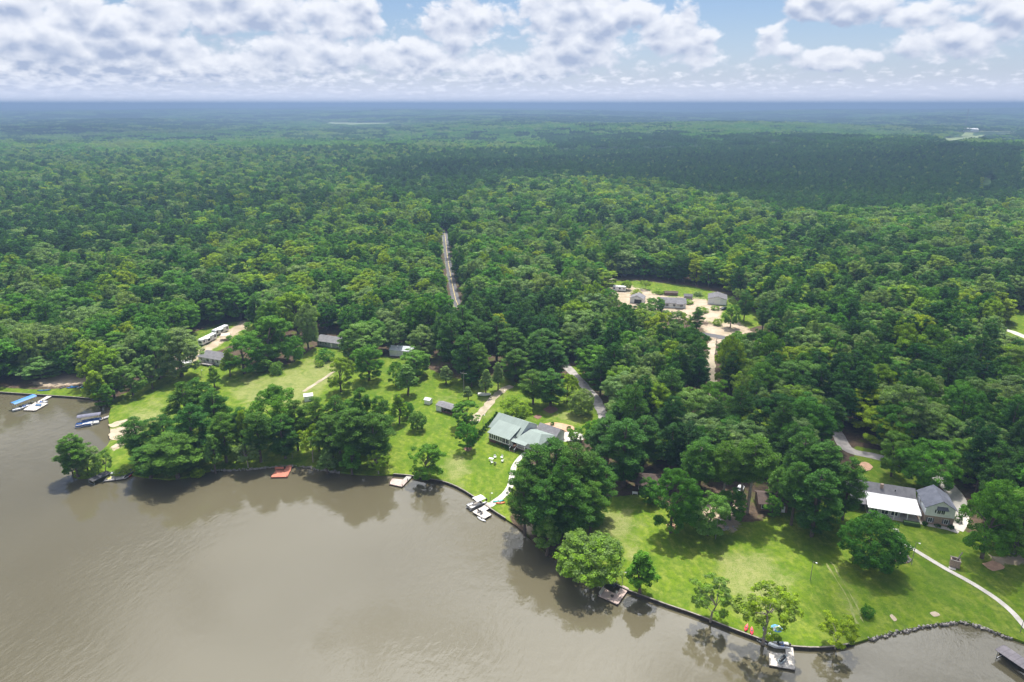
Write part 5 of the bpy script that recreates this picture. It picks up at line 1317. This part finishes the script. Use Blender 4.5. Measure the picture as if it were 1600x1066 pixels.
def car(u, v, rz, mat, label):
    p = g(u, v); r_ = empty('parked_car', (p.x, p.y, LAND), R(rz), label, 'car')
    sec = lambda x, zb, zt, w: [(x, -w, zb), (x, w, zb), (x, w, zt), (x, -w, zt)]
    MB().loft([sec(-2.3, .4, .75, .8), sec(-2.1, .35, .95, .9), sec(-.9, .32, 1.02, .92), sec(1.2, .32, 1.05, .92), sec(2.2, .36, .95, .9), sec(2.35, .42, .7, .82)]).build('body', mat, r_, bevel=.08)
    MB().loft([sec(-1.1, 1.0, 1.04, .85), sec(-.5, 1.0, 1.52, .72), sec(1.2, 1.0, 1.55, .72), sec(1.9, 1.0, 1.06, .82)]).build('cabin', GLASS, r_, bevel=.04)
    box('car_roof', mat, r_, -.45, 1.15, -.7, .7, 1.54, 1.6, bevel=.04)
    for x in (-1.4, 1.4):
        for y in (-.92, .72): MB().tube([(x, y, .34), (x, y + .2, .34)], [.34, .34], 14).build('wheel', BLACK, r_)
    for y in (-.6, .6): box('headlight', WPAINT, r_, -2.36, -2.2, y - .18, y + .18, .66, .8)
    return r_
car(1131, 484, 20, pm('dark_car_paint', (.03, .035, .045), None, 1, .25), 'dark car parked beside the bushes near the workshop')
car(1156, 768, 60, pm('white_car_paint', (.75, .76, .78), None, 1, .25), 'white car parked under the bare-trunked pines')
car(838, 680, -30, pm('silver_car_paint', (.40, .42, .44), None, 1, .25), 'silver car parked on the front court of the green-roofed house')

# ------------------------------------------------------------------ boats
def hull(L, W, hgt, mat, root, name='hull', sheer=.15, n=9):
    rings = []
    for i in range(n):
        s = i / (n - 1); x = -L / 2 + L * s; w = W / 2 * (1 if s < .45 else max(.05, 1 - ((s - .45) / .55) ** 2.2)); zt = hgt + sheer * s * s; zb = .0 if s < .6 else hgt * .55 * ((s - .6) / .4) ** 2
        rings.append([(x, -w, zt), (x, -w * .78, zb + .12), (x, 0, zb - .05), (x, w * .78, zb + .12), (x, w, zt), (x, w * .8, zt - .02), (x, 0, zt - .06 if s > .6 else zt - .32), (x, -w * .8, zt - .02)])
    return MB().loft(rings).build(name, mat, root, smooth=False)
def motor_boat(loc, rz, L, label, mat=GELW, cover=None, z=0.0):
    r_ = empty('motor_boat', (loc.x, loc.y, z), R(rz), label, 'boat'); hull(L, L * .36, .75, mat, r_)
    if cover: MB().loft([[(x, -w, .76), (x, 0, zc), (x, w, .76)] for x, w, zc in ((-L * .48, L * .16, .9), (-L * .1, L * .17, 1.25), (L * .15, L * .16, 1.2), (L * .4, L * .06, .95))]).build('cover', cover, r_)
    else:
        MB().add([(L * .06, -L * .13, .8), (L * .06, L * .13, .8), (-L * .02, L * .12, 1.3), (-L * .02, -L * .12, 1.3)], [(0, 1, 2, 3)]).build('windscreen', GLASS, r_)
        for y in (-L * .09, L * .09): MB().box(-L * .2, -L * .1, y - .22, y + .22, .5, .75).box(-L * .22, -L * .2, y - .22, y + .22, .5, 1.15).build('seat', BLUEG, r_)
    m = MB().box(-L * .5 - .35, -L * .5 - .02, -.2, .2, .5, 1.15).box(-L * .5 - .25, -L * .5 - .1, -.08, .08, -.2, .5); m.build('outboard_motor', BLACK, r_, bevel=.05)
    return r_
def pontoon(loc, rz, L, label, top=WPAINT, seat=GELW, rail=METAL, canopy=True):
    r_ = empty('pontoon_boat', (loc.x, loc.y, 0), R(rz), label, 'boat'); w = 1.25
    for y in (-.85, .85): MB().tube([(-L / 2, y, .12), (L / 2 - .7, y, .12), (L / 2, y, .3)], [.32, .32, .06], 10).build('pontoon_tube', METAL, r_, smooth=True)
    box('deck', pm('boat_deck', (.42, .38, .34), None, 2), r_, -L / 2 + .1, L / 2 - .3, -w, w, .42, .52)
    m = MB()
    for y in (-w + .03, w - .03): m.box(-L / 2 + .4, L / 2 - .4, y - .02, y + .02, .55, 1.05)
    m.box(L / 2 - .42, L / 2 - .38, -w, w, .55, 1.05); m.build('side_panel', rail, r_)
    for x0_, x1_, y0_, y1_ in ((-L * .42, -L * .18, -w + .1, -w + .65), (-L * .42, -L * .18, w - .65, w - .1), (L * .1, L * .4, -w + .1, -w + .6), (L * .1, L * .4, w - .6, w - .1)): MB().box(x0_, x1_, y0_, y1_, .52, .85).build('bench_seat', seat, r_, bevel=.05)
    box('helm_console', GELW, r_, -L * .08, L * .02, w - .7, w - .1, .52, 1.25)
    if canopy:
        MB().loft([[(-L * .36 + 3.0 * s, -w - .02, 2.35), (-L * .36 + 3.0 * s, 0, 2.52), (-L * .36 + 3.0 * s, w + .02, 2.35), (-L * .36 + 3.0 * s, w + .02, 2.31), (-L * .36 + 3.0 * s, 0, 2.46), (-L * .36 + 3.0 * s, -w - .02, 2.31)] for s in (0, .33, .66, 1)]).build('bimini_top', top, r_)
        m = MB()
        for x in (-L * .34, -L * .36 + 2.9):
            for y in (-w, w): m.tube([(x, y, 1.0), (x, y, 2.33)], [.025, .025], 5)
        m.build('bimini_frame', METAL, r_)
    MB().box(-L / 2 - .4, -L / 2 - .05, -.22, .22, .5, 1.2).box(-L / 2 - .28, -L / 2 - .14, -.08, .08, -.2, .5).build('outboard_motor', BLACK, r_, bevel=.05)
    return r_
def kayak(loc, rz, mat, label, L=3.1, z=LAND, group=None, cat='kayak', tiltx=0):
    r_ = empty('kayak', (loc.x, loc.y, z), R(rz), label, cat, group); rings = []
    for i in range(9):
        s = i / 8; x = (s - .5) * L; w = .36 * max(.06, 1 - abs(2 * s - 1) ** 2.2); zt = .3 + .1 * abs(2 * s - 1) ** 2
        rings.append([(x, -w, zt - .08), (x, -w * .6, .04), (x, w * .6, .04), (x, w, zt - .08), (x, w * .5, zt), (x, -w * .5, zt)])
    MB().loft(rings).build('hull', mat, r_, smooth=False)
    MB().tube([(-.1, 0, .33), (-.1, 0, .36)], [.26, .24], 10).build('cockpit', BLACK, r_)
    return r_
def jet_ski(loc, rz, mat, label, z=0.05):
    r_ = empty('jet_ski', (loc.x, loc.y, z), R(rz), label, 'jet ski'); hull(2.9, 1.1, .5, mat, r_, n=8)
    MB().loft([[(x, -w, .42), (x, w, .42), (x, w * .7, zt), (x, -w * .7, zt)] for x, w, zt in ((-1.2, .3, .6), (-.3, .3, .85), (.1, .32, .8), (.5, .34, 1.0), (1.0, .2, .6))]).build('seat', BLACK, r_, bevel=.04)
    MB().tube([(.35, -.38, 1.12), (.45, 0, 1.1), (.35, .38, 1.12)], [.03, .03, .03], 6).build('handlebar', BLACK, r_)
    return r_

# ------------------------------------------------------------------ docks
def dock(corners_px, z, mat, name='deck', root=None, base=None, th=.22):
    """deck slab from picture corners at height z"""
    P = [g(u, v, z) for u, v in corners_px]; o = base
    return MB().prism([(p.x - o.x, p.y - o.y, z) for p in P], th).build(name, mat, root)
def piles(pts_px, z, root, base, r=.11, up=.35, mat=TIMB):
    for u, v in pts_px:
        p = g(u, v, z); MB().tube([(p.x - base.x, p.y - base.y, -1.5), (p.x - base.x, p.y - base.y, z + up)], [r, r], 8).build('pile', mat, root)
def dock_root(u, v, label): 
    p = g(u, v, 0); return empty('dock', (p.x, p.y, 0), 0, label, 'dock'), Vector((p.x, p.y, 0))
def chair_at(p, rz, mat, label, group=None, z=0):
    r_ = empty('garden_chair', (p.x, p.y, z), R(rz), label, 'chair', group)
    MB().box(-.3, .3, -.3, .3, .36, .42).build('seat', mat, r_)
    MB().add([(-.3, .26, .4), (.3, .26, .4), (.3, .5, 1.05), (-.3, .5, 1.05), (-.3, .31, .38), (.3, .31, .38), (.3, .55, 1.05), (-.3, .55, 1.05)], [(0, 1, 2, 3), (4, 7, 6, 5), (0, 4, 5, 1), (1, 5, 6, 2), (2, 6, 7, 3), (3, 7, 4, 0)]).build('backrest', mat, r_)
    for x in (-.34, .34): MB().box(x - .06, x + .06, -.38, .35, .58, .62).build('armrest', mat, r_)
    for x in (-.32, .32):
        for y in (-.28, .28): MB().box(x - .035, x + .035, y - .035, y + .035, 0, .58 if y < 0 else .38).build('leg', mat, r_)
    return r_
def lift_canopy(c, rz, L, W, z0, mat, label, name='boat_lift', ridge=.45):
    r_ = empty(name, (c.x, c.y, 0), R(rz), label, 'boat lift')
    pr_ = [(-W / 2, z0), (-W * .32, z0 + ridge * .75), (0, z0 + ridge), (W * .32, z0 + ridge * .75), (W / 2, z0)]
    out = [[(x, y, z) for y, z in pr_] + [(x, y * .98, z - .07) for y, z in reversed(pr_)] for x in (-L / 2, -L / 6, L / 6, L / 2)]
    MB().loft(out).build('canopy', mat, r_)
    for x in (-L * .42, L * .42):
        for y in (-W * .44, W * .44): MB().tube([(x, y, -1.5), (x, y, z0 + .05)], [.07, .07], 6).build('post', METAL, r_)
    for x in (-L * .42, L * .42): MB().box(x - .07, x + .07, -W * .44, W * .44, .02, .16).build('cradle_beam', METAL, r_)
    return r_

# blue-canopied dock (far left)
d1, b_ = dock_root(62, 634, 'pale dock with gangway and wide platform beside the blue boat canopy')
dock([(36, 640.5), (55, 641.5), (75, 630.5), (62, 627), (56, 628)], .5, DECKW, 'platform', d1, b_); dock([(55, 629.5), (60, 630.2), (84, 617.6), (77, 616.8)], .56, DECKW, 'gangway', d1, b_)
piles([(37, 640), (55, 641), (74, 630.5)], .5, d1, b_)
dock([(55, 633.5), (64, 634), (65, 631), (56, 631)], .8, pm('blue_mat', (.06, .12, .22)), 'storage_box', d1, b_, .3)
c = g(38.5, 632, .5); lift_canopy(c, 68, 8.6, 3.0, 2.5, BLUEROOF, 'boat lift with bright blue fabric canopy'); motor_boat(g(33, 638, .3), 248, 6.4, 'white motor boat under the blue fabric canopy')
motor_boat(g(67, 629.5, .3), 10, 3.6, 'small white boat moored at the gangway of the blue-canopied dock')
# grey-canopied dock
d2, b_ = dock_root(150, 654, 'narrow gangway dock between grey boat canopy and covered pontoon')
dock([(146, 657.5), (149, 659), (175, 650.0), (173, 648.2)], .5, DECKG, 'gangway', d2, b_); piles([(150, 658), (162, 654)], .5, d2, b_); dock([(140, 660), (148, 656), (152, 657.5), (144, 662)], .48, DECKG, 'platform', d2, b_)
lift_canopy(g(140, 652, 1.5), 22, 7.6, 2.6, 2.3, GREYFAB, 'boat lift with long grey fabric canopy'); motor_boat(g(143, 657.5, .3), 200, 6.0, 'blue and white motor boat beside the grey canopy', BLUEG)
pontoon(g(131, 664.5, .3), 205, 5.6, 'blue-sided pontoon boat without canopy at the narrow gangway', seat=BLUEG, rail=BLUEG, canopy=False); motor_boat(g(143.5, 662, .3), 205, 4.6, 'boat under a pale cover moored at the narrow gangway', GELW, pm('pale_cover', (.55, .55, .5)))
# small jetty in the shade
d3, b_ = dock_root(161, 630, 'small weathered jetty in the tree shade'); dock([(152, 628), (158, 632.5), (165, 631.5), (163, 627)], .4, DECKG, 'deck', d3, b_); piles([(153, 628.5), (158, 632)], .4, d3, b_)
# cluttered grey dock
d4, b_ = dock_root(178, 745, 'cluttered grey L-shaped dock below the spit')
dock([(161, 752), (196, 747.5), (204, 729), (196, 729), (187, 742), (168, 744.5)], .5, DECKG, 'deck', d4, b_); dock([(195, 731), (204.5, 730), (203, 726), (198, 726.5)], .56, DECKR, 'ramp', d4, b_); piles([(162, 751.5), (180, 749.5), (195, 747)], .5, d4, b_)
dock([(166, 749), (173, 748), (174, 744.6), (167.5, 745)], .56, YELL, 'mat', d4, b_, .05)
lift_canopy(g(155, 745, 1.2), 62, 6.0, 3.0, 1.4, DARKFAB, 'low boat lift with dark striped canopy at the cluttered dock', ridge=.25)
motor_boat(g(182, 740.5, .3), 200, 4.6, 'small white open boat behind the cluttered dock'); jet_ski(g(200, 744, .3), 70, GELW, 'white jet ski at the end of the cluttered dock'); jet_ski(g(206, 741, .3), 70, RED, 'red and black jet ski at the outer side of the cluttered dock'); jet_ski(g(200, 738, .3), 70, BLUEG, 'blue jet ski parked close to the ramp of the cluttered dock')
# red dock
d5, b_ = dock_root(440, 737, 'red-painted L-shaped dock with bench')
dock([(422.5, 745.5), (449, 745), (453, 736.2), (432, 734.2)], .5, DECKR, 'platform', d5, b_); dock([(443, 736), (453.5, 736.5), (457.5, 723.5), (451, 723)], .505, DECKR, 'gangway', d5, b_); piles([(423.5, 745), (448.5, 744.6), (434, 735)], .5, d5, b_)
pb = g(436.5, 734.5, .5); bb = empty('dock_bench', (pb.x, pb.y, .5), R(0), 'red bench at the back edge of the red dock', 'bench'); MB().box(-1.4, 1.4, -.2, .2, .38, .45).build('seat', DECKR, bb); MB().box(-1.4, 1.4, .2, .26, .5, .9).build('backrest', DECKR, bb)
for x in (-1.2, 1.2): MB().box(x - .05, x + .05, -.18, .24, 0, .5).build('leg', DECKR, bb)
# grey finger dock
d6, b_ = dock_root(628, 752, 'weathered grey L-shaped dock beside the spreading seawall tree')
dock([(608, 756), (628.5, 760.5), (638, 750.5), (613, 747.5)], .5, DECKP, 'platform', d6, b_); dock([(629, 750), (638, 751), (648, 739.5), (640, 739)], .505, DECKG, 'gangway', d6, b_); piles([(609, 755.8), (628.5, 760), (614, 748), (637, 751)], .5, d6, b_, .1, .7)
# white dock with pontoon boat
d7, b_ = dock_root(752, 800, 'cream T-shaped dock at the end of the curved lake path')
dock([(738, 799.5), (756.5, 810.5), (768.5, 804), (751, 793)], .62, DECKW, 'platform', d7, b_); dock([(748, 796), (757, 799), (774, 788.5), (764, 783.5)], .625, DECKW, 'gangway', d7, b_); piles([(739, 799.5), (756.5, 810), (767.5, 804)], .62, d7, b_, .1, .02)
pontoon(g(745, 790, .2), 218, 6.4, 'pontoon boat with cream canopy tied to the cream dock', WPAINT)
for i, (u, v) in enumerate(((748.5, 799.5), (752.5, 802.0))): chair_at(g(u, v, .62), 150, pm('charcoal', (.06, .06, .07)), 'dark chair on the cream dock, ' + ('the one nearer the pontoon boat' if i == 0 else 'the one farther from the pontoon boat'), None, .62)
kayak(g(752.5, 812.5, 0), -40, GELW, 'pale blue-white paddle boat floating off the cream dock', 3.2, .02, None, 'paddle boat')
kayak(g(779, 784), 14, TEAL, 'teal kayak on the grass by the cream dock', 3.4); kayak(g(782, 786.6), 6, ORANGE, 'orange kayak on the grass by the cream dock', 2.8)
# pinkish dock
d8, b_ = dock_root(958, 925, 'pinkish wooden dock with bench and notched boat slip')
dock([(935, 930.5), (965.5, 944.5), (973, 933), (944, 919.5)], .55, DECKP, 'platform', d8, b_); dock([(963, 929.5), (972.5, 934.5), (983, 919.5), (972.5, 914)], .555, DECKP, 'gangway', d8, b_); piles([(936, 930), (950, 937), (965, 944), (944.5, 920)], .55, d8, b_, .1, .05)
pb = g(941, 926, .55); bb = empty('dock_bench', (pb.x, pb.y, .55), R(58), 'pale wooden bench along the outer edge of the pinkish dock', 'bench'); MB().box(-1.3, 1.3, -.22, .22, .38, .45).build('seat', DECKW, bb); MB().box(-1.3, 1.3, .2, .27, .5, .95).build('backrest', DECKW, bb)
for x in (-1.1, 1.1): MB().box(x - .05, x + .05, -.2, .25, 0, .5).build('leg', DECKW, bb)
pb = g(956.5, 932.5, .55); ft = empty('fire_bowl', (pb.x, pb.y, .55), 0, 'round dark fire bowl on the pinkish dock', 'fire bowl'); MB().tube([(0, 0, .0), (0, 0, .3), (0, 0, .34)], [.25, .42, .40], 14).build('bowl', BLACK, ft); MB().tube([(0, 0, .345), (0, 0, .36)], [.34, .34], 14).build('ash_bed', TIMB, ft)
jet_ski(g(954, 914, .4), 150, pm('dark_ski', (.05, .06, .08)), 'dark jet ski on its lift in the slip of the pinkish dock', .45)
p = g(954, 914, 0); rr_ = empty('jet_ski_lift', (p.x, p.y, 0), R(150), 'small metal lift holding the dark jet ski', 'boat lift')
for x in (-1.2, 1.2):
    for y in (-.8, .8): MB().tube([(x, y, -1.5), (x, y, 1.1)], [.06, .06], 6).build('post', METAL, rr_)
MB().box(-1.3, 1.3, -.5, -.35, .3, .42).build('cradle_beam', METAL, rr_); MB().box(-1.3, 1.3, .35, .5, .3, .42).build('cradle_beam', METAL, rr_)
# pale dock lower right
d9, b_ = dock_root(1225, 1028, 'pale weathered dock with jet ski at the seawall bend')
dock([(1202, 1039), (1242.5, 1046), (1240.5, 1024), (1201.5, 1019.5)], .55, DECKW, 'platform', d9, b_); dock([(1228, 1024), (1240.8, 1025), (1238.5, 1007), (1226.5, 1006)], .555, DECKW, 'gangway', d9, b_); piles([(1203, 1038), (1222, 1042), (1242, 1045.4), (1202.5, 1020)], .55, d9, b_, .1, .05)
jet_ski(g(1223, 1032, .55), 40, pm('grey_ski', (.35, .4, .42)), 'grey jet ski standing on the pale dock', .6)
motor_boat(g(1216, 1010, .2), 175, 4.4, 'white open boat in the slip between seawall and pale dock'); kayak(g(1189, 1003.5, .0), -40, GELW, 'narrow white and red canoe floating under the open-crowned tree', 2.6, .02, None, 'canoe')
kayak(g(1166, 982), 60, RED, 'red kayak lying on the grass, the one farther from the blue umbrella', 2.6); kayak(g(1174.5, 987), 72, RED, 'red kayak lying on the grass, the one nearer the blue umbrella', 2.6)
p = g(1212, 992); um = empty('beach_umbrella', (p.x, p.y, LAND), 0, 'blue and white umbrella beside the open-crowned tree', 'umbrella')
for k in range(8):
    a0, a1 = k * .7854, (k + 1) * .7854; MB().add([(0, 0, 2.25), (1.25 * math.cos(a0), 1.25 * math.sin(a0), 1.75), (1.25 * math.cos(a1), 1.25 * math.sin(a1), 1.75), (0, 0, 2.22), (1.24 * math.cos(a0), 1.24 * math.sin(a0), 1.71), (1.24 * math.cos(a1), 1.24 * math.sin(a1), 1.71)], [(0, 1, 2), (3, 5, 4), (1, 4, 5, 2), (0, 3, 4, 1), (0, 2, 5, 3)]).build('canopy_panel', pm('umbrella_blue', (.10, .30, .55)) if k % 4 else WPAINT, um)
MB().tube([(0, 0, 0), (0, 0, 2.3)], [.03, .03], 6).build('pole', METAL, um)
for i, (u, v, rz) in enumerate(((1195, 988, 30), (1203, 992, -20))): chair_at(g(u, v), rz, WPAINT if i else GREYFAB, ('grey' if i == 0 else 'white') + ' chair near the blue umbrella', None, LAND)
# canopied boat at the lower right corner
lift_canopy(g(1591, 1030, 2.0), -66, 7.4, 3.2, 1.9, pm('brownish_canopy', (.21, .19, .20), (.15, .135, .145), .5, .8, .2, (0, 1.2, .35)), 'boat lift with brownish grey canopy off the stone seawall', ridge=.2)
motor_boat(g(1588, 1034, .2), -66, 6.0, 'dark-hulled boat under the brownish grey canopy', BLACK, DARKFAB)
# craft on the far-left bank
kayak(g(69, 610.5), 10, BLUEG, 'long dark blue canoe on the shaded bank by the blue-canopied dock', 5.2, LAND, None, 'canoe')
for u, v, rz, mt, L, lb in ((98, 606, 80, BLACK, 3.0, 'black and white kayak on the bank, next to the blue boats'), (111, 606.5, 8, BLUEG, 3.6, 'blue kayak on the bank between the black kayak and the white dinghy'), (116, 604.5, 4, pm('mid_blue', (.03, .22, .45)), 3.4, 'mid-blue kayak just behind the dark blue kayak on the bank'), (124.5, 605.5, 75, GELW, 3.0, 'white dinghy on the bank beside the turquoise boat'), (135, 605.5, 20, CYAN, 3.6, 'turquoise boat on the bank under the bright trees')):
    kayak(g(u, v), rz, mt, lb, L, LAND, None, 'kayak' if 'kayak' in lb else 'boat')
# boat on the lawn
p = g(757, 618); motor_boat(Vector((p.x, p.y, 0)), -5, 5.2, 'white boat stored on the lawn under the young pointed tree', GELW, pm('pale_cover', (.5, .5, .48)), LAND)

# ------------------------------------------------------------------ lawn furniture, poles, fire pit, well
for i, (u, v, rz, lb) in enumerate(((773.5, 715.8, 10, 'white lawn chair at the back of the ring, house side left'), (784, 716.4, -30, 'white lawn chair at the back of the ring, house side right'), (785, 721.8, -100, 'white lawn chair at the front right of the ring'), (768.5, 724, 120, 'white lawn chair at the front left of the ring'), (773.5, 725.5, 170, 'grey lawn chair at the front of the ring'))):
    chair_at(g(u, v), rz, WPAINT if 'white' in lb else GREYFAB, lb, 'lawn chairs in a ring', LAND)
p = g(767.5, 719.5); tb = empty('garden_table', (p.x, p.y, LAND), R(-20), 'white garden table beside the ring of lawn chairs', 'table'); MB().box(-.75, .75, -.45, .45, .68, .74).build('table_top', WPAINT, tb)
for x in (-.6, .6):
    for y in (-.35, .35): MB().box(x - .04, x + .04, y - .04, y + .04, 0, .68).build('leg', WPAINT, tb)
for i, (u, v) in enumerate(((797.5, 757), (796.5, 763.5), (793, 771))):
    p = g(u, v); tree('shrub', (p.x, p.y, LAND - .05), .7, .8, .1, ('first', 'second', 'third')[i] + ' little dark potted shrub beside the curved lake path, counted from the house')
def lamp_post(u, v, vt, label, lamp=True):
    p = g(u, v); hh = 3.0
    for k in range(80):
        if pr(p.x, p.y, LAND + hh)[1] <= vt: break
        hh += .1
    r_ = empty('lamp_post', (p.x, p.y, LAND), 0, label, 'lamp post'); MB().tube([(0, 0, -.2), (0, 0, hh)], [.08, .055], 8).build('pole', POLEM, r_)
    MB().tube([(0, 0, hh), (.25, -.2, hh + .12), (.5, -.4, hh + .08)], [.04, .04, .04], 6).build('arm', POLEM, r_); MB().box(.35, .75, -.62, -.32, hh - .02, hh + .1).build('lamp_head', WPAINT, r_)
lamp_post(766, 786, 770, 'thin lamp post at the shore end of the cream dock'); lamp_post(972, 914, 893, 'dark lamp post at the foot of the pinkish dock'); lamp_post(1118, 842, 811, 'lamp post on the lawn in front of the light green tree'); lamp_post(1266, 906, 878, 'lamp post alone on the sunny right lawn')
lamp_post(1424, 882, 848, 'tall thin pole on the path side of the stone garden bed'); lamp_post(1392, 880, 850, 'tall thin pole on the tree side of the stone garden bed'); lamp_post(1594, 988, 976, 'short light post at the lower end of the garden path'); lamp_post(457, 716, 708, 'short pole above the red dock'); lamp_post(755, 672, 648, 'thin pole beside the clipped conifer row'); lamp_post(316, 590, 578, 'thin pole on the lawn below the white cottage'); lamp_post(786, 632, 610, 'pale pole at the bend of the lawn track')
def utility_pole(u, v, h_, label):
    p = g(u, v); r_ = empty('utility_pole', (p.x, p.y, LAND), R(-15), label, 'utility pole'); MB().tube([(0, 0, -.3), (0, 0, h_)], [.16, .11], 8).build('pole', POLEM, r_)
    MB().box(-1.3, 1.3, -.06, .06, h_ - .7, h_ - .55).build('crossarm', POLEM, r_)
    for x in (-1.2, -.6, .6, 1.2): MB().tube([(x, 0, h_ - .55), (x, 0, h_ - .35)], [.05, .04], 6).build('insulator', WPAINT, r_)
utility_pole(725, 612, 8.5, 'wooden utility pole with crossarm on the bright lawn'); utility_pole(708.5, 446, 10, 'wooden utility pole beside the farm road'); utility_pole(1117, 560, 10, 'wooden utility pole in the sandy track')
p = g(1407, 872); fp = empty('garden_bed', (p.x, p.y, LAND), 0, 'ring of rocks with reddish plants between two poles on the right lawn', 'garden bed'); m = MB()
for k in range(16):
    a = k * .393; q = (2.4 * math.cos(a) * random.uniform(.9, 1.1), 1.9 * math.sin(a) * random.uniform(.9, 1.1)); s = random.uniform(.2, .4)
    MB().loft([[(q[0] + s * math.cos(j * 1.05) * r_, q[1] + s * math.sin(j * 1.05) * r_, z_ * s) for j in range(6)] for r_, z_ in ((1, 0), (1.05, .5), (.55, 1.0))]).build('rock', STONE, fp)
MB().tube([(0, 0, -.05), (0, 0, .04)], [2.2, 2.2], 20).build('soil', MULCH, fp)
for i, (dx, dy, tn) in enumerate(((-.9, .3, .2), (.6, .4, .1), (.9, -.5, .3))): tree('shrub', (p.x + dx, p.y + dy, LAND), .9, 1.1, tn, ('low green plant at the tree side of the rock ring', 'low dark plant at the back of the rock ring', 'low plant at the path side of the rock ring')[i])
p = g(1491, 884); wl = empty('brick_well', (p.x, p.y, LAND), R(-28), 'square brick well housing with lean-to chute at the garden path', 'well')
MB().box(-1.05, -.8, -.9, .9, 0, 1.9).box(.8, 1.05, -.9, .9, 0, 1.9).box(-.8, .8, -.9, -.65, 0, 1.9).box(-.8, .8, .65, .9, 0, 1.9).build('brick_wall', TANBRICK, wl); MB().box(-.8, .8, -.65, .65, 1.2, 1.3).build('cover', DARKFAB, wl); MB().box(-1.15, 1.15, -1.0, -.6, 1.9, 2.0).box(-1.15, 1.15, .6, 1.0, 1.9, 2.0).build('rim', CAPW, wl)
MB().tube([(.3, .3, 1.6), (1.3, 1.7, 3.3)], [.14, .14], 8).build('chute', CAPW, wl); MB().box(-1.3, .2, -2.0, -1.1, .0, .08).build('step_slab', CONC, wl)
for (u, v, w, lb) in ((1135, 826, 1.6, 'dark garden rockery under the bare-trunked pines'),):
    p = g(u, v); rk = empty('rockery', (p.x, p.y, LAND), 0, lb, 'rockery')
    for k in range(14):
        q = (random.uniform(-2.2, 2.2), random.uniform(-1.2, 1.2)); s = random.uniform(.2, .5); MB().loft([[(q[0] + s * math.cos(j * 1.05) * r_, q[1] + s * math.sin(j * 1.05) * r_, z_ * s) for j in range(6)] for r_, z_ in ((1, -.1), (1.05, .5), (.55, .95))]).build('rock', STONE, rk)
p = g(1425, 800); 
for u, v, rz, lb in ((1434, 798, 40, 'white chair on the terrace between the two houses, nearer the white roof'), (1438, 803, -60, 'white chair on the terrace between the two houses, nearer the two-storey house')): chair_at(g(u, v), rz, WPAINT, lb, None, LAND)
p = g(1437, 794); tb = empty('garden_table', (p.x, p.y, LAND), R(-20), 'pale table on the terrace between the two houses', 'table'); MB().tube([(0, 0, .68), (0, 0, .74)], [.6, .6], 14).build('table_top', WPAINT, tb); MB().tube([(0, 0, 0), (0, 0, .68)], [.06, .06], 6).build('pedestal', METAL, tb)
p = g(992, 773); bt = empty('garden_bench', (p.x, p.y, LAND), R(-10), 'small white bench on the grass before the shaded house', 'bench'); MB().box(-.8, .8, -.22, .22, .4, .46).build('seat', WPAINT, bt); MB().box(-.8, .8, .2, .26, .46, .9).build('backrest', WPAINT, bt)
for x in (-.7, .7): MB().box(x - .05, x + .05, -.2, .24, 0, .46).build('leg', WPAINT, bt)

# ------------------------------------------------------------------ haze: even humid air round the whole place
hm = bpy.data.materials.new('haze'); hm.use_nodes = True; t = NT(hm.node_tree); t.n.clear()
pv_ = t.new('ShaderNodeVolumePrincipled'); pv_.inputs['Color'].default_value = (.21, .31, .48, 1); pv_.inputs['Density'].default_value = 2.8e-4; pv_.inputs['Anisotropy'].default_value = .2
mo = t.new('ShaderNodeOutputMaterial'); t.l.new(pv_.outputs[0], mo.inputs['Volume'])
hz = MB().box(-31500, 31500, -3000, 33500, -75, 128).build('haze', hm); hz['kind'] = 'stuff'
